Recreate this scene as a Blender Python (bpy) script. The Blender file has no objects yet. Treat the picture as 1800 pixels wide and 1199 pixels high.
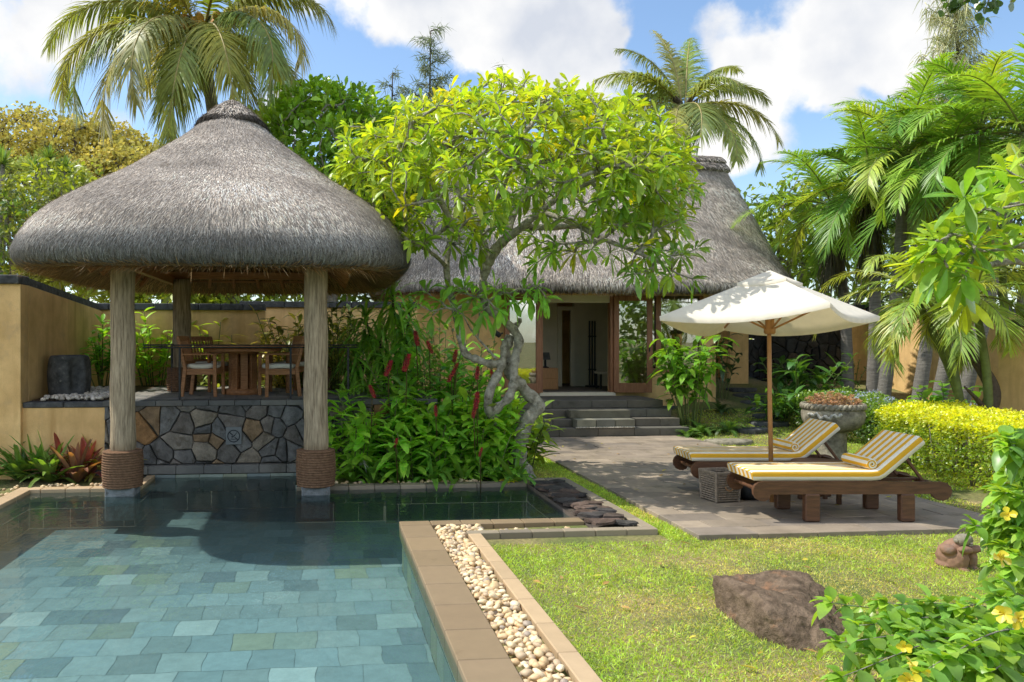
import bpy, bmesh, math, random
import numpy as np
rng = np.random.default_rng(11); random.seed(11)
SC = bpy.context.scene; COL = SC.collection
PI = math.pi
# ---- camera model used to survey the photograph: px,py (1800x1199) -> world metres
FPX, EH, TH = 1380.0, 1.9, math.atan(133/1380)
CF = np.array([math.sin(TH), math.cos(TH), 0]); CR = np.array([math.cos(TH), -math.sin(TH), 0])
def at(px, py, d):
    p = CF*d + CR*((px-700)/FPX*d); p[2] = EH-(py-600)/FPX*d; return p
def gp(px, py, z=0.0): return at(px, py, (EH-z)*FPX/(py-600))
def XY(px, Y): return math.tan(math.atan((px-700)/FPX)+TH)*Y
def onY(px, py, Y):
    X = XY(px, Y); d = Y*math.cos(TH)+X*math.sin(TH); return np.array([X, Y, EH-(py-600)/FPX*d])
def U(a, b, n=None): return rng.uniform(a, b, n)
def nrm(v): v = np.asarray(v, float); return v/np.maximum(np.linalg.norm(v, axis=-1, keepdims=True), 1e-9)
def sst(x, a, b): t = np.clip((x-a)/(b-a), 0, 1); return t*t*(3-2*t)
def jcol(base, n, v=.25, hue=.12):
    b = np.asarray(base, float); k = U(1-v, 1+v, (n, 1)); h = U(-hue, hue, (n, 1))
    return np.clip(b*k*np.hstack([1+h, np.ones((n, 1)), 1-h]), 0, 1)

# ---- mesh builder -------------------------------------------------------------------------------
class MB:
    def __init__(s): s.V=[]; s.C=[]; s.F=[]; s.n=0
    def add(s, V, faces, col=(1,1,1), m=0, smooth=True):
        V = np.asarray(V, float).reshape(-1, 3); c = np.asarray(col, float)
        if c.ndim == 1: c = np.tile(c, (len(V), 1))
        for f in faces:
            f = np.asarray(f, int)
            if len(f): s.F.append((f+s.n, m, smooth))
        s.V.append(V); s.C.append(c); s.n += len(V); return s
    def box(s, c, size, rz=0, bev=0.0, col=(1,1,1), m=0, rx=0, ry=0):
        bm = bmesh.new(); bmesh.ops.create_cube(bm, size=1)
        bmesh.ops.scale(bm, vec=size, verts=bm.verts)
        if bev > 0: bmesh.ops.bevel(bm, geom=list(bm.edges), offset=min(bev, min(size)*.4), segments=1, affect='EDGES')
        return s.bm(bm, c, rz, rx, ry, col, m)
    def bm(s, bm, c=(0,0,0), rz=0, rx=0, ry=0, col=(1,1,1), m=0, smooth=False):
        bm.verts.index_update()
        V = np.array([v.co[:] for v in bm.verts]); V = rotm(rx, ry, rz) @ V.T
        V = V.T+np.asarray(c, float); d = {}
        for f in bm.faces: d.setdefault(len(f.verts), []).append([v.index for v in f.verts])
        bm.free(); return s.add(V, [np.array(x) for x in d.values()], col, m, smooth)
    def bar(s, a, b, w, h, bev=.004, col=(1,1,1), m=0):
        a = np.asarray(a, float); b = np.asarray(b, float); d = b-a; L = np.linalg.norm(d)
        rz = math.atan2(d[1], d[0]); ry = -math.atan2(d[2], math.hypot(d[0], d[1]))
        return s.box((a+b)/2, (L, w, h), rz, bev, col, m, ry=ry)
    def tube(s, P, R, k=8, col=(1,1,1), m=0, cap=True):
        P = np.asarray(P, float); n = len(P); R = np.broadcast_to(np.asarray(R, float), (n,))
        T = nrm(np.gradient(P, axis=0)); ref = np.array([0,0,1.]) if abs(T[0][2]) < .9 else np.array([1.,0,0])
        A = np.zeros((n, 3)); a = nrm(np.cross(T[0], ref))
        for i in range(n):
            a = a-T[i]*np.dot(a, T[i]); a = nrm(a); A[i] = a
        B = np.cross(T, A); th = np.arange(k)*2*PI/k
        V = P[:, None]+R[:, None, None]*(A[:, None]*np.cos(th)[None, :, None]+B[:, None]*np.sin(th)[None, :, None])
        i = np.arange(n-1)[:, None]*k; j = np.arange(k)[None]; j2 = (j+1) % k
        Q = np.stack([i+j, i+j2, i+k+j2, i+k+j], -1).reshape(-1, 4); fs = [Q]
        V = V.reshape(-1, 3)
        if cap:
            V = np.vstack([V, P[:1], P[-1:]]); j = np.arange(k)
            fs.append(np.vstack([np.stack([j*0+n*k, (j+1) % k, j], -1), np.stack([j*0+n*k+1, (n-1)*k+j, (n-1)*k+(j+1) % k], -1)]))
            if np.ndim(col) == 2: col = np.vstack([np.repeat(col, k, 0), col[:1], col[-1:]])
        return s.add(V, fs, col, m)
    def lathe(s, prof, k=24, c=(0,0,0), col=(1,1,1), m=0, sx=1, sy=1):
        prof = np.asarray(prof, float); n = len(prof); th = np.arange(k)*2*PI/k
        V = np.stack([prof[:, :1]*np.cos(th)*sx+c[0], prof[:, :1]*np.sin(th)*sy+c[1], np.repeat(prof[:, 1:2], k, 1)+c[2]], -1)
        return s.grid(V, col, m, wrap=True)
    def grid(s, G, col=(1,1,1), m=0, wrap=False, smooth=True):
        G = np.asarray(G, float); n, k = G.shape[:2]
        i = np.arange(n-1)[:, None]*k; j = np.arange(k if wrap else k-1)[None]; j2 = (j+1) % k
        Q = np.stack([i+j, i+j2, i+k+j2, i+k+j], -1).reshape(-1, 4)
        c = np.asarray(col, float)
        if c.ndim == 3: c = c.reshape(-1, 3)
        return s.add(G.reshape(-1, 3), [Q], c, m, smooth)
    def poly(s, pts, col=(1,1,1), m=0): return s.add(pts, [np.arange(len(pts))[None]], col, m, False)
    def ell(s, c, r, R=None, sub=2, col=(1,1,1), m=0, noise=0):
        V, F = ico(sub); V = V.copy()
        if noise: V *= (1+noise*np.sin(V@U(-4, 4, 3)+U(0, 6)))[:, None]*(1+noise*np.sin(V@U(-7, 7, 3)))[:, None]
        V = V*np.asarray(r)
        if R is not None: V = V@np.asarray(R).T
        return s.add(V+np.asarray(c), [F], col, m)
    def build(s, name, mats, parent=None, **kw):
        me = bpy.data.meshes.new(name); o = bpy.data.objects.new(name, me)
        if not isinstance(mats, (list, tuple)): mats = [mats]
        for x in mats: me.materials.append(x)
        if s.n:
            V = np.vstack(s.V); C = np.vstack(s.C)
            lv = np.concatenate([f.ravel() for f, m, sm in s.F]); lt = np.concatenate([np.full(len(f), f.shape[1]) for f, m, sm in s.F])
            mi = np.concatenate([np.full(len(f), m) for f, m, sm in s.F]); sm = np.concatenate([np.full(len(f), q) for f, m, q in s.F])
            me.vertices.add(len(V)); me.vertices.foreach_set('co', V.ravel().astype(np.float32))
            me.loops.add(len(lv)); me.loops.foreach_set('vertex_index', lv.astype(np.int32))
            me.polygons.add(len(lt)); me.polygons.foreach_set('loop_start', (np.cumsum(lt)-lt).astype(np.int32))
            me.polygons.foreach_set('material_index', mi.astype(np.int32)); me.polygons.foreach_set('use_smooth', sm.astype(bool))
            a = me.color_attributes.new('lc', 'FLOAT_COLOR', 'POINT')
            a.data.foreach_set('color', np.hstack([C, np.ones((len(C), 1))]).ravel().astype(np.float32))
            me.update(calc_edges=True)
        COL.objects.link(o)
        if parent is not None: o.parent = parent
        return tag(o, **kw)
def rotm(rx, ry, rz):
    cx, sx, cy, sy, cz, sz = math.cos(rx), math.sin(rx), math.cos(ry), math.sin(ry), math.cos(rz), math.sin(rz)
    return np.array([[cz,-sz,0],[sz,cz,0],[0,0,1]])@np.array([[cy,0,sy],[0,1,0],[-sy,0,cy]])@np.array([[1,0,0],[0,cx,-sx],[0,sx,cx]])
_ico = {}
def ico(sub):
    if sub not in _ico:
        bm = bmesh.new(); bmesh.ops.create_icosphere(bm, subdivisions=sub, radius=1); bm.verts.index_update()
        _ico[sub] = (np.array([v.co[:] for v in bm.verts]), np.array([[v.index for v in f.verts] for f in bm.faces])); bm.free()
    return _ico[sub]
def tag(o, label=None, cat=None, group=None, kind=None):
    if label: o['label'] = label
    if cat: o['category'] = cat
    if group: o['group'] = group
    if kind: o['kind'] = kind
    return o
def thing(name, label, cat, loc=(0,0,0), rz=0, group=None):
    o = bpy.data.objects.new(name, None); COL.objects.link(o)
    o.empty_display_size = .2
    o.location = [float(x) for x in loc]; o.rotation_euler = (0, 0, rz); return tag(o, label, cat, group)
def dup(root, loc, rz, label, scale=None):
    r = root.copy(); COL.objects.link(r); r.location = [float(x) for x in loc]; r.rotation_euler = (0, 0, rz); r['label'] = label
    if scale: r.scale = (scale,)*3
    for ch in list(root.children):
        c = ch.copy(); COL.objects.link(c); c.parent = r
        for g in ch.children:
            e = g.copy(); COL.objects.link(e); e.parent = c
    return r

# ---- leaves --------------------------------------------------------------------------------------
# templates: rows (u, halfwidth); a leaf has a centre line so that it can fold
TM = {'leaf': [(0,0),(.3,.85),(.62,1),(1,0)], 'leaf5': [(0,0),(.15,.5),(.38,.95),(.62,1),(.84,.62),(1,0)],
      'frang': [(0,.06),(.3,.55),(.62,1),(.86,.72),(1,0)], 'rib': [(0,1),(.5,.8),(1,0)], 'rib4': [(0,.8),(.3,1),(.65,.75),(1,0)],
      'strap': [(0,.7),(.25,.95),(.5,1),(.75,.75),(.92,.4),(1,0)], 'quad': [(0,.0),(.5,1),(1,0)]}
RIBBON = {'rib', 'rib4'}
def leaves(mb, pos, dr, up, L, W, droop=0., fold=.25, col=(.1,.2,.05), tm='leaf', m=0, curl=0.):
    pos = np.asarray(pos, float).reshape(-1, 3); N = len(pos)
    if N == 0: return
    dr = nrm(np.broadcast_to(dr, (N, 3))); up = np.broadcast_to(np.asarray(up, float), (N, 3))
    up = up+1e-3*rng.normal(size=(N, 3)); side = nrm(np.cross(dr, up)); up = np.cross(side, dr)
    L = np.broadcast_to(L, (N,)).astype(float); W = np.broadcast_to(W, (N,)).astype(float)
    droop = np.broadcast_to(droop, (N,)).astype(float); rows = TM[tm]; vs = []; idx = []; k = 0
    for u, w in rows:
        offs = [0] if w == 0 else ([-1, 1] if tm in RIBBON else [-1, 0, 1]); ids = []
        for o in offs:
            p = pos+dr*(u*L)[:, None]+side*(o*w*W)[:, None]+up*((abs(o)*fold*w*W)+curl*u*(1-u)*L)[:, None]
            p[:, 2] -= droop*u*u*L; p -= dr*(droop*droop*.25*u*u*L)[:, None]
            vs.append(p); ids.append(k); k += 1
        idx.append(ids)
    V = np.stack(vs, 1).reshape(-1, 3); T = []; Q = []
    for a, b in zip(idx, idx[1:]):
        if len(a) == len(b):
            for i in range(len(a)-1): Q.append([a[i], a[i+1], b[i+1], b[i]])
        elif len(a) == 1:
            for i in range(len(b)-1): T.append([a[0], b[i+1], b[i]])
        else:
            for i in range(len(a)-1): T.append([a[i], a[i+1], b[0]])
    off = (np.arange(N)*k)[:, None, None]; fs = []
    if T: fs.append((np.array(T)[None]+off).reshape(-1, 3))
    if Q: fs.append((np.array(Q)[None]+off).reshape(-1, 4))
    c = np.broadcast_to(np.asarray(col, float), (N, 3)); mb.add(V, fs, np.repeat(c, k, 0), m)
def sph(n):
    v = rng.normal(size=(n, 3)); return nrm(v)
def around(d, n, a0, a1):
    """n unit vectors at angles a0..a1 from the direction d"""
    d = nrm(d); r = np.array([0,0,1.]) if abs(d[2]) < .9 else np.array([1.,0,0]); a = nrm(np.cross(d, r)); b = np.cross(d, a)
    ph = np.arange(n)*2.39996+U(0, 6); t = U(a0, a1, n)
    return np.cos(t)[:, None]*d+np.sin(t)[:, None]*(np.cos(ph)[:, None]*a+np.sin(ph)[:, None]*b)
def rosettes(mb, tips, dirs, n, L, W, col, a=(.5, 1.9), droop=.25, tm='frang', v=.25, fold=.3, hue=.12, m=0):
    for p, d in zip(tips, dirs):
        k = max(3, int(n*U(.7, 1.3))); ds = around(d, k, *a); l = L*U(.65, 1.15, k)
        leaves(mb, p+ds*.01+nrm(d)*U(-.06, .02, k)[:, None], ds, np.array([0,0,1.])+.35*rng.normal(size=(k, 3)), l, W*U(.8, 1.2, k)*l/L, droop*U(.4, 1.6, k), fold, jcol(col, k, v, hue), tm, m)
def puffs(mb, cs, r, n, L, W, col, droop=.2, tm='leaf', v=.35, up=.4, hue=.15, m=0):
    """clumps of small leaves round the centres cs"""
    cs = np.asarray(cs, float); N = len(cs)*n
    c = np.repeat(cs, n, 0); s = sph(N); rr = np.broadcast_to(r, (len(cs),)); R = np.repeat(rr, n)
    p = c+s*(R*U(.35, 1, N)**.6)[:, None]*np.array([1,1,.8])
    d = nrm(s+.7*rng.normal(size=(N, 3))+np.array([0,0,up]))
    base = np.repeat(jcol(col, len(cs), v*.6, hue*.6), n, 0)*U(1-v, 1+v, (N, 1))
    leaves(mb, p, d, np.array([0,0,1.])+.6*rng.normal(size=(N, 3)), L*U(.7, 1.25, N), W*U(.8, 1.2, N), droop*U(0, 2, N), .25, np.clip(base, 0, 1), tm, m)

# ---- branching -----------------------------------------------------------------------------------
def grow(mb, limbs, tips, rtip=.012, expo=.42, bark=(1,1,1), m=0, k=6, bend=.25, wj=.03, lift=0.):
    """limbs: list of (points, r0, r1); joins every tip to the nearest node by a bent twig. Returns tip directions."""
    N = []; D = []; PL = []; cnt = []; par = []
    for P, r0, r1 in limbs:
        P = np.asarray(P, float)
        Q = smooth_path(P, 5); mb.tube(Q, np.linspace(r0, r1, len(Q))*(1+.10*np.sin(np.arange(len(Q))*1.7)), 10, bark, m)
        dd = nrm(np.gradient(Q, axis=0))
        for i in range(len(Q)//2, len(Q)): N.append(Q[i]); D.append(dd[i]); PL.append(0.); par.append(-1)
    tips = np.asarray(tips, float); c0 = np.mean([N[-1]], axis=0)
    base = np.array(N); dist = np.min(np.linalg.norm(tips[:, None]-base[None], axis=2), axis=1)
    order = np.argsort(dist); outd = np.zeros_like(tips); br = []
    for t in order:
        A = np.array(N); v = tips[t]-A; ds = np.linalg.norm(v, axis=1)
        cosd = np.sum(nrm(v)*np.array(D), axis=1); j = int(np.argmin(ds*(1.25-.35*cosd)+.22*np.array(PL)))
        p0 = A[j]; L = ds[j]; c1 = p0+np.array(D[j])*L*bend+np.array([0,0,lift*L]); ns = max(3, int(L/.22)+2); s = np.linspace(0, 1, ns)[:, None]
        pts = (1-s)**2*p0+2*s*(1-s)*(c1*.6+.4*(p0+tips[t])/2)+s*s*tips[t]; pts[1:-1] += wj*rng.normal(size=(ns-2, 3))
        ids = [j]; dd = nrm(np.gradient(pts, axis=0))
        for i in range(1, ns):
            N.append(pts[i]); D.append(dd[i]); PL.append(PL[j]+L*i/(ns-1)); par.append(ids[-1]); ids.append(len(N)-1)
        outd[t] = dd[-1]; br.append((ids, pts))
    cnt = np.zeros(len(N)); 
    for ids, pts in br: cnt[ids[-1]] += 1
    for i in range(len(N)-1, -1, -1):
        if par[i] >= 0: cnt[par[i]] += cnt[i]
    for ids, pts in br:
        r = rtip*np.maximum(cnt[ids], 1)**expo; r[0] = min(r[0], r[1]*1.25); mb.tube(pts, r, k, bark, m)
    return outd
def smooth_path(P, q=4):
    P = np.asarray(P, float)
    if len(P) < 3: return np.array([P[0]+(P[-1]-P[0])*t for t in np.linspace(0, 1, q+1)])
    E = np.vstack([2*P[0]-P[1], P, 2*P[-1]-P[-2]]); out = []
    for i in range(1, len(E)-2):
        for t in np.linspace(0, 1, q, endpoint=False):
            a, b, c, d = E[i-1:i+3]
            out.append(.5*((2*b)+(c-a)*t+(2*a-5*b+4*c-d)*t*t+(3*b-a-3*c+d)*t**3))
    out.append(P[-1]); return np.array(out)
def tree(name, label, cat, base, crown, rad, ntips, nleaf, L, W, col, bark, leafm, barkm, r0=.15, tm='leaf', v=.35, puff=.35, shell=.45, droop=.25, group=None, forks=3, low=-.5, up=.4, hue=.15):
    base = np.asarray(base, float); crown = np.asarray(crown, float); rad = np.asarray(rad, float)
    t = thing(name, label, cat, base, group=group); mb = MB(); lb = MB()
    s = sph(ntips*3); s = s[s[:, 2] > low][:ntips]; tips = crown+s*rad*U(shell, 1, (len(s), 1))**.6-base
    c = crown-base; fk = c*np.array([.6,.6,.45])
    limbs = [([(0,0,-.1), fk*.5+U(-.08, .08, 3)*r0*4, fk], r0*1.15, r0*.75)]
    for i in range(forks):
        a = i*2*PI/forks+U(0, 1); e = fk+(c-fk)*.7+np.array([math.cos(a), math.sin(a), 0])*rad*.4
        limbs.append(([fk, (fk+e)/2+U(-.1, .1, 3)*rad*.3, e], r0*.6, r0*.35))
    grow(mb, limbs, tips, rtip=r0*.07, k=5)
    puffs(lb, tips, puff*U(.7, 1.2, len(tips)), nleaf, L, W, col, droop, tm, v, up, hue)
    mb.build('trunk', barkm, t); lb.build('crown', leafm, t); return t

# ---- palms ---------------------------------------------------------------------------------------
def frond(mb, base, az, el, L, curve, nl, ll, lw, col, stem=(.25,.25,.08), hang=.5, spread=(1.25, .55), r0=.025, twist=0., v=.2, start=.12, lift=.15, cdir=None, tm='rib4'):
    n = 22; P = [np.asarray(base, float)]; e = el; h = np.array([math.cos(az), math.sin(az), 0]); sd = np.array([-h[1], h[0], 0]); T = []
    for i in range(n):
        d = h*math.cos(e)+np.array([0,0,math.sin(e)])+sd*twist*i/n; d = nrm(d); T.append(d); P.append(P[-1]+d*L/n); e -= curve/n*(.5+1.1*i/n)
    P = np.array(P); T = np.array(T+[T[-1]])
    mb.tube(P, np.linspace(r0, r0*.2, n+1), 5, stem, 0)
    t = np.linspace(start, 1, nl); x = t*n; i = np.clip(x.astype(int), 0, n-1); fr = (x-i)[:, None]
    pos = P[i]*(1-fr)+P[i+1]*fr; tan = nrm(T[i]*(1-fr)+T[i+1]*fr)
    s0 = nrm(np.cross(tan, np.array([0,0,1.])+1e-3)); s0 = np.where(np.isfinite(s0), s0, sd); up = np.cross(s0, tan)
    for sg in (-1, 1):
        a = spread[0]+(spread[1]-spread[0])*t+U(-.12, .12, nl); dr = tan*np.cos(a)[:, None]+sg*s0*np.sin(a)[:, None]+up*(lift+U(-.12, .12, nl))[:, None]
        prof = np.minimum(1, .35+2.2*t)*np.clip(1.15-.85*t**2.5, .25, 1)
        leaves(mb, pos, dr, up+0*sg, ll*prof*U(.88, 1.1, nl), lw*np.clip(prof, .6, 1), hang*U(.5, 1.4, nl), 0, jcol(col, nl, v, .1), tm, 1)
    return P

# ---- materials -----------------------------------------------------------------------------------
def nodes(name):
    m = bpy.data.materials.new(name); m.use_nodes = True; nt = m.node_tree; nt.nodes.clear()
    return m, nt, (lambda t, **k: mk(nt, t, **k)), nt.links.new
def mk(nt, t, **k):
    n = nt.nodes.new(t)
    for a, b in k.items():
        if a.startswith('i_'):
            key = a[2:]; n.inputs[int(key) if key.isdigit() else key.replace('_', ' ')].default_value = b
        else: setattr(n, a, b)
    return n
def mat(name, col, rough=.65, var=.3, scale=6., bump=.25, bscale=40., bdist=.01, spec=.35, attr=False, stretch=(1,1,1), col2=None, metal=0., detail=6., stain=None, coat=0., streak=None):
    m, nt, N, L = nodes(name); tc = N('ShaderNodeTexCoord'); mp = N('ShaderNodeMapping'); mp.inputs['Scale'].default_value = stretch
    L(tc.outputs['Object'], mp.inputs[0]); no = N('ShaderNodeTexNoise', i_Scale=scale, i_Detail=detail, i_Roughness=.65); L(mp.outputs[0], no.inputs['Vector'])
    rp = N('ShaderNodeMapRange', i_1=.3, i_2=.7); L(no.outputs[0], rp.inputs[0])
    c = np.array(col); a = c*(1-var); b = np.clip(c*(1+var), 0, 1) if col2 is None else np.array(col2)
    mx = N('ShaderNodeMix', data_type='RGBA'); mx.inputs[6].default_value = (*a, 1); mx.inputs[7].default_value = (*b, 1); L(rp.outputs[0], mx.inputs[0]); out = mx.outputs[2]
    if stain:   # (colour, scale, threshold)
        n3 = N('ShaderNodeTexNoise', i_Scale=stain[1], i_Detail=5., i_Roughness=.7); L(tc.outputs['Object'], n3.inputs['Vector'])
        r3 = N('ShaderNodeMapRange', i_1=stain[2], i_2=stain[2]+.12); L(n3.outputs[0], r3.inputs[0])
        m3 = N('ShaderNodeMix', data_type='RGBA'); m3.inputs[7].default_value = (*stain[0], 1); L(out, m3.inputs[6]); L(r3.outputs[0], m3.inputs[0]); out = m3.outputs[2]
    if streak:
        m5 = N('ShaderNodeMapping'); m5.inputs['Scale'].default_value = (1, 1, .10); L(tc.outputs['Object'], m5.inputs[0]); n5 = N('ShaderNodeTexNoise', i_Scale=streak[1], i_Detail=7., i_Roughness=.65); L(m5.outputs[0], n5.inputs['Vector'])
        r5 = N('ShaderNodeMapRange', i_1=streak[2], i_2=streak[2]+.22); L(n5.outputs[0], r5.inputs[0]); m6 = N('ShaderNodeMix', data_type='RGBA'); m6.inputs[7].default_value = (*streak[0], 1); L(out, m6.inputs[6]); L(r5.outputs[0], m6.inputs[0]); out = m6.outputs[2]
    if attr:
        at_ = N('ShaderNodeAttribute', attribute_name='lc'); mu = N('ShaderNodeMix', data_type='RGBA', blend_type='MULTIPLY', i_0=1.)
        L(out, mu.inputs[6]); L(at_.outputs['Color'], mu.inputs[7]); out = mu.outputs[2]
    p = N('ShaderNodeBsdfPrincipled', i_Roughness=rough, i_Metallic=metal); p.inputs['Specular IOR Level'].default_value = spec; p.inputs['Coat Weight'].default_value = coat
    L(out, p.inputs['Base Color'])
    if bump:
        n2 = N('ShaderNodeTexNoise', i_Scale=bscale, i_Detail=6., i_Roughness=.7); L(mp.outputs[0], n2.inputs['Vector'])
        bp = N('ShaderNodeBump', i_Strength=bump, i_Distance=bdist); L(n2.outputs[0], bp.inputs['Height']); L(bp.outputs[0], p.inputs['Normal'])
    o = N('ShaderNodeOutputMaterial'); L(p.outputs[0], o.inputs[0]); return m
def leafmat(name, trans=.42, gloss=.10, rough=.38, tcol=(1.35, 1.25, .45), k=1.0, nv=(.75,1.2), bump=None):
    m, nt, N, L = nodes(name); a = N('ShaderNodeAttribute', attribute_name='lc')
    tc = N('ShaderNodeTexCoord'); no = N('ShaderNodeTexNoise', i_Scale=9., i_Detail=3.); L(tc.outputs['Object'], no.inputs['Vector'])
    rp = N('ShaderNodeMapRange', i_1=.3, i_2=.7, i_3=nv[0]*k, i_4=nv[1]*k); L(no.outputs[0], rp.inputs[0])
    mu = N('ShaderNodeMix', data_type='RGBA', blend_type='MULTIPLY', i_0=1.); L(a.outputs['Color'], mu.inputs[6]); L(rp.outputs[0], mu.inputs[7])
    mt = N('ShaderNodeMix', data_type='RGBA', blend_type='MULTIPLY', i_0=1.); L(mu.outputs[2], mt.inputs[6]); mt.inputs[7].default_value = (*tcol, 1)
    d = N('ShaderNodeBsdfDiffuse'); t = N('ShaderNodeBsdfTranslucent'); L(mu.outputs[2], d.inputs[0]); L(mt.outputs[2], t.inputs[0])
    if bump:
        nb = N('ShaderNodeTexNoise', i_Scale=bump[0], i_Detail=4.); L(tc.outputs['Object'], nb.inputs['Vector']); bb = N('ShaderNodeBump', i_Strength=bump[1], i_Distance=.04); L(nb.outputs[0], bb.inputs['Height']); L(bb.outputs[0], d.inputs['Normal'])
    x = N('ShaderNodeMixShader', i_0=trans); L(d.outputs[0], x.inputs[1]); L(t.outputs[0], x.inputs[2])
    g = N('ShaderNodeBsdfGlossy', i_Roughness=rough); g.inputs[0].default_value = (1,1,1,1); lw = N('ShaderNodeLayerWeight', i_Blend=.35)
    ml = N('ShaderNodeMath', operation='MULTIPLY_ADD', i_1=gloss*2.2, i_2=gloss*.35); L(lw.outputs['Fresnel'], ml.inputs[0])
    y = N('ShaderNodeMixShader'); L(ml.outputs[0], y.inputs[0]); L(x.outputs[0], y.inputs[1]); L(g.outputs[0], y.inputs[2])
    o = N('ShaderNodeOutputMaterial'); L(y.outputs[0], o.inputs[0]); return m
M = {}
M['leaf'] = leafmat('green_leaf', .5, .06, .45, (1.35,1.2,.35), 1.65); M['palm'] = leafmat('palm_leaf', .42, .06, .4, (1.25, 1.15, .4), 1.9); M['waxy'] = leafmat('glossy_leaf', .52, .065, .36, (1.35,1.22,.3), 1.95)
M['dry'] = leafmat('needle_leaf', .35, .02, .6, (1.1, 1.1, .6), 1.45); M['grass'] = leafmat('grass_blade', .5, .03, .5, (1.25, 1.2, .4), 2.0); M['petal'] = leafmat('flower_petal', .4, .05, .5, (1.1, 1., .8))
M['bark'] = mat('grey_bark', (.24,.21,.17), .9, .45, 14, .7, 60, .02, .1, col2=(.42,.40,.35), stain=((.12,.13,.08), 7., .56))
M['frbark'] = mat('lichen_bark', (.22,.195,.15), .85, .3, 13, 1., 38, .03, .15, col2=(.60,.56,.47), stain=((.11,.105,.07), 9., .58))
M['dark_bark'] = mat('dark_bark', (.10,.08,.06), .9, .4, 16, .8, 50, .02, .1)
M['palm_bark'] = mat('palm_bark', (.20,.185,.165), .9, .3, 5, .9, 9, .03, .1, stretch=(1,1,7))
M['stem'] = mat('green_stem', (.13,.17,.05), .6, .3, 12, .1)
M['thatch'] = mat('thatch_straw', (1,1,1), .92, .25, 3.5, .5, 55, .02, .08, attr=True, detail=8)
M['ochre'] = mat('ochre_plaster', (.76,.49,.205), .85, .20, 2.2, .7, 55, .010, .15, streak=((.56,.345,.14), 4.0, .50), col2=(.88,.60,.28), stain=((.60,.40,.20), 1.3, .55))
M['cap'] = mat('dark_stone', (.075,.078,.08), .85, .5, 9, .6, 40, .01, .2, stain=((.17,.17,.15), 14., .58))
M['slate'] = mat('slate_paving', (.95,.95,.95), .72, .30, 3.2, .4, 30, .008, .3, attr=True, stain=((.52,.52,.48), 2.1, .57))
M['rubble'] = mat('rubble_stone', (.8,.8,.8), .85, .5, 7, 1., 32, .025, .2, attr=True, detail=9, stain=((.42,.40,.37), 5., .53))
M['mortar'] = mat('mortar', (.075,.072,.066), .95, .3, 20, .4)
M['tile'] = mat('pool_tile', (1,1,1), .55, .22, 9, .2, 40, .004, .4, attr=True)
M['coping'] = mat('brown_coping', (1,1,1), .62, .12, 7, .25, 90, .003, .35, attr=True, stain=((.75,.72,.68), 3., .62))
M['pebble'] = mat('cream_pebble', (1,1,1), .55, .14, 22, .15, 60, .003, .4, attr=True)
M['pole'] = mat('weathered_log', (.25,.185,.115), .88, .4, 5, .8, 22, .012, .15, stretch=(9,9,.7), col2=(.56,.45,.31))
M['rope'] = mat('coir_rope', (.17,.10,.06), .95, .4, 30, .8, 90, .008, .1)
M['teak'] = mat('teak_wood', (.33,.14,.055), .5, .35, 5, .25, 25, .004, .4, stretch=(1,8,8), col2=(.46,.215,.09))
M['lteak'] = mat('lounger_wood', (.10,.045,.024), .5, .35, 4, .3, 25, .004, .4, stretch=(1.2,9,9), col2=(.155,.07,.034))
M['umbwood'] = mat('varnished_wood', (.38,.19,.07), .45, .2, 6, .15, 25, .003, .4, stretch=(7,7,.8))
M['door'] = mat('door_wood', (.27,.115,.055), .5, .3, 5, .2, 25, .004, .4, stretch=(7,7,1), col2=(.36,.165,.08))
M['iron'] = mat('dark_iron', (.035,.037,.04), .5, .3, 20, .15, metal=.5)
M['white_cush'] = mat('white_cushion', (.70,.67,.60), .85, .08, 8, .25, 120, .003)
M['canvas'] = leafmat('canvas', .30, .0, .8, (1.0,.87,.62), 1.0, (.95,1.03), (4., .35))
M['soil'] = mat('soil', (.10,.07,.045), .95, .45, 6, .8, 30, .02, .1)
M['bould'] = mat('basalt_boulder', (.125,.085,.055), .85, .4, 9, 1., 26, .04, .2, col2=(.30,.215,.145), detail=10, stain=((.36,.20,.11), 3.2, .58))
M['urn'] = mat('lichen_stone', (.24,.215,.155), .9, .5, 9, .7, 35, .012, .15, col2=(.42,.38,.29), stain=((.11,.10,.08), 5., .55))
M['terra'] = mat('terracotta', (.26,.155,.105), .8, .2, 9, .35, 60, .004, .2, stain=((.20,.16,.14), 6., .55))
M['basket'] = mat('grey_wicker', (.25,.20,.15), .8, .4, 30, .5, 60, .005, .2)
M['black'] = mat('black_fabric', (.022,.024,.028), .6, .3, 12, .2)
M['plaque'] = mat('grey_plaque', (.16,.175,.18), .7, .18, 25, .2)
M['paint'] = mat('dark_paint', (.02,.024,.03), .6, .1, 10, 0)
M['ivory'] = mat('cream_paint', (.66,.60,.47), .6, .06, 4, .05)
M['plaster'] = mat('room_plaster', (.62,.57,.47), .9, .08, 2, .1)
M['coco'] = mat('coconut_husk', (.55,.27,.04), .6, .3, 9, .2)
def glassmat(name, tint, refl):
    m, nt, N, L = nodes(name); t = N('ShaderNodeBsdfTransparent'); t.inputs[0].default_value = (*tint, 1)
    g = N('ShaderNodeBsdfGlossy', i_Roughness=.01); f = N('ShaderNodeFresnel', i_IOR=1.5)
    a = N('ShaderNodeMath', operation='MULTIPLY_ADD', i_1=1.6, i_2=refl); L(f.outputs[0], a.inputs[0]); a.use_clamp = True
    x = N('ShaderNodeMixShader'); L(a.outputs[0], x.inputs[0]); L(t.outputs[0], x.inputs[1]); L(g.outputs[0], x.inputs[2])
    o = N('ShaderNodeOutputMaterial'); L(x.outputs[0], o.inputs[0]); return m
M['glass'] = glassmat('window_glass', (.80,.84,.78), .30)
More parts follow.
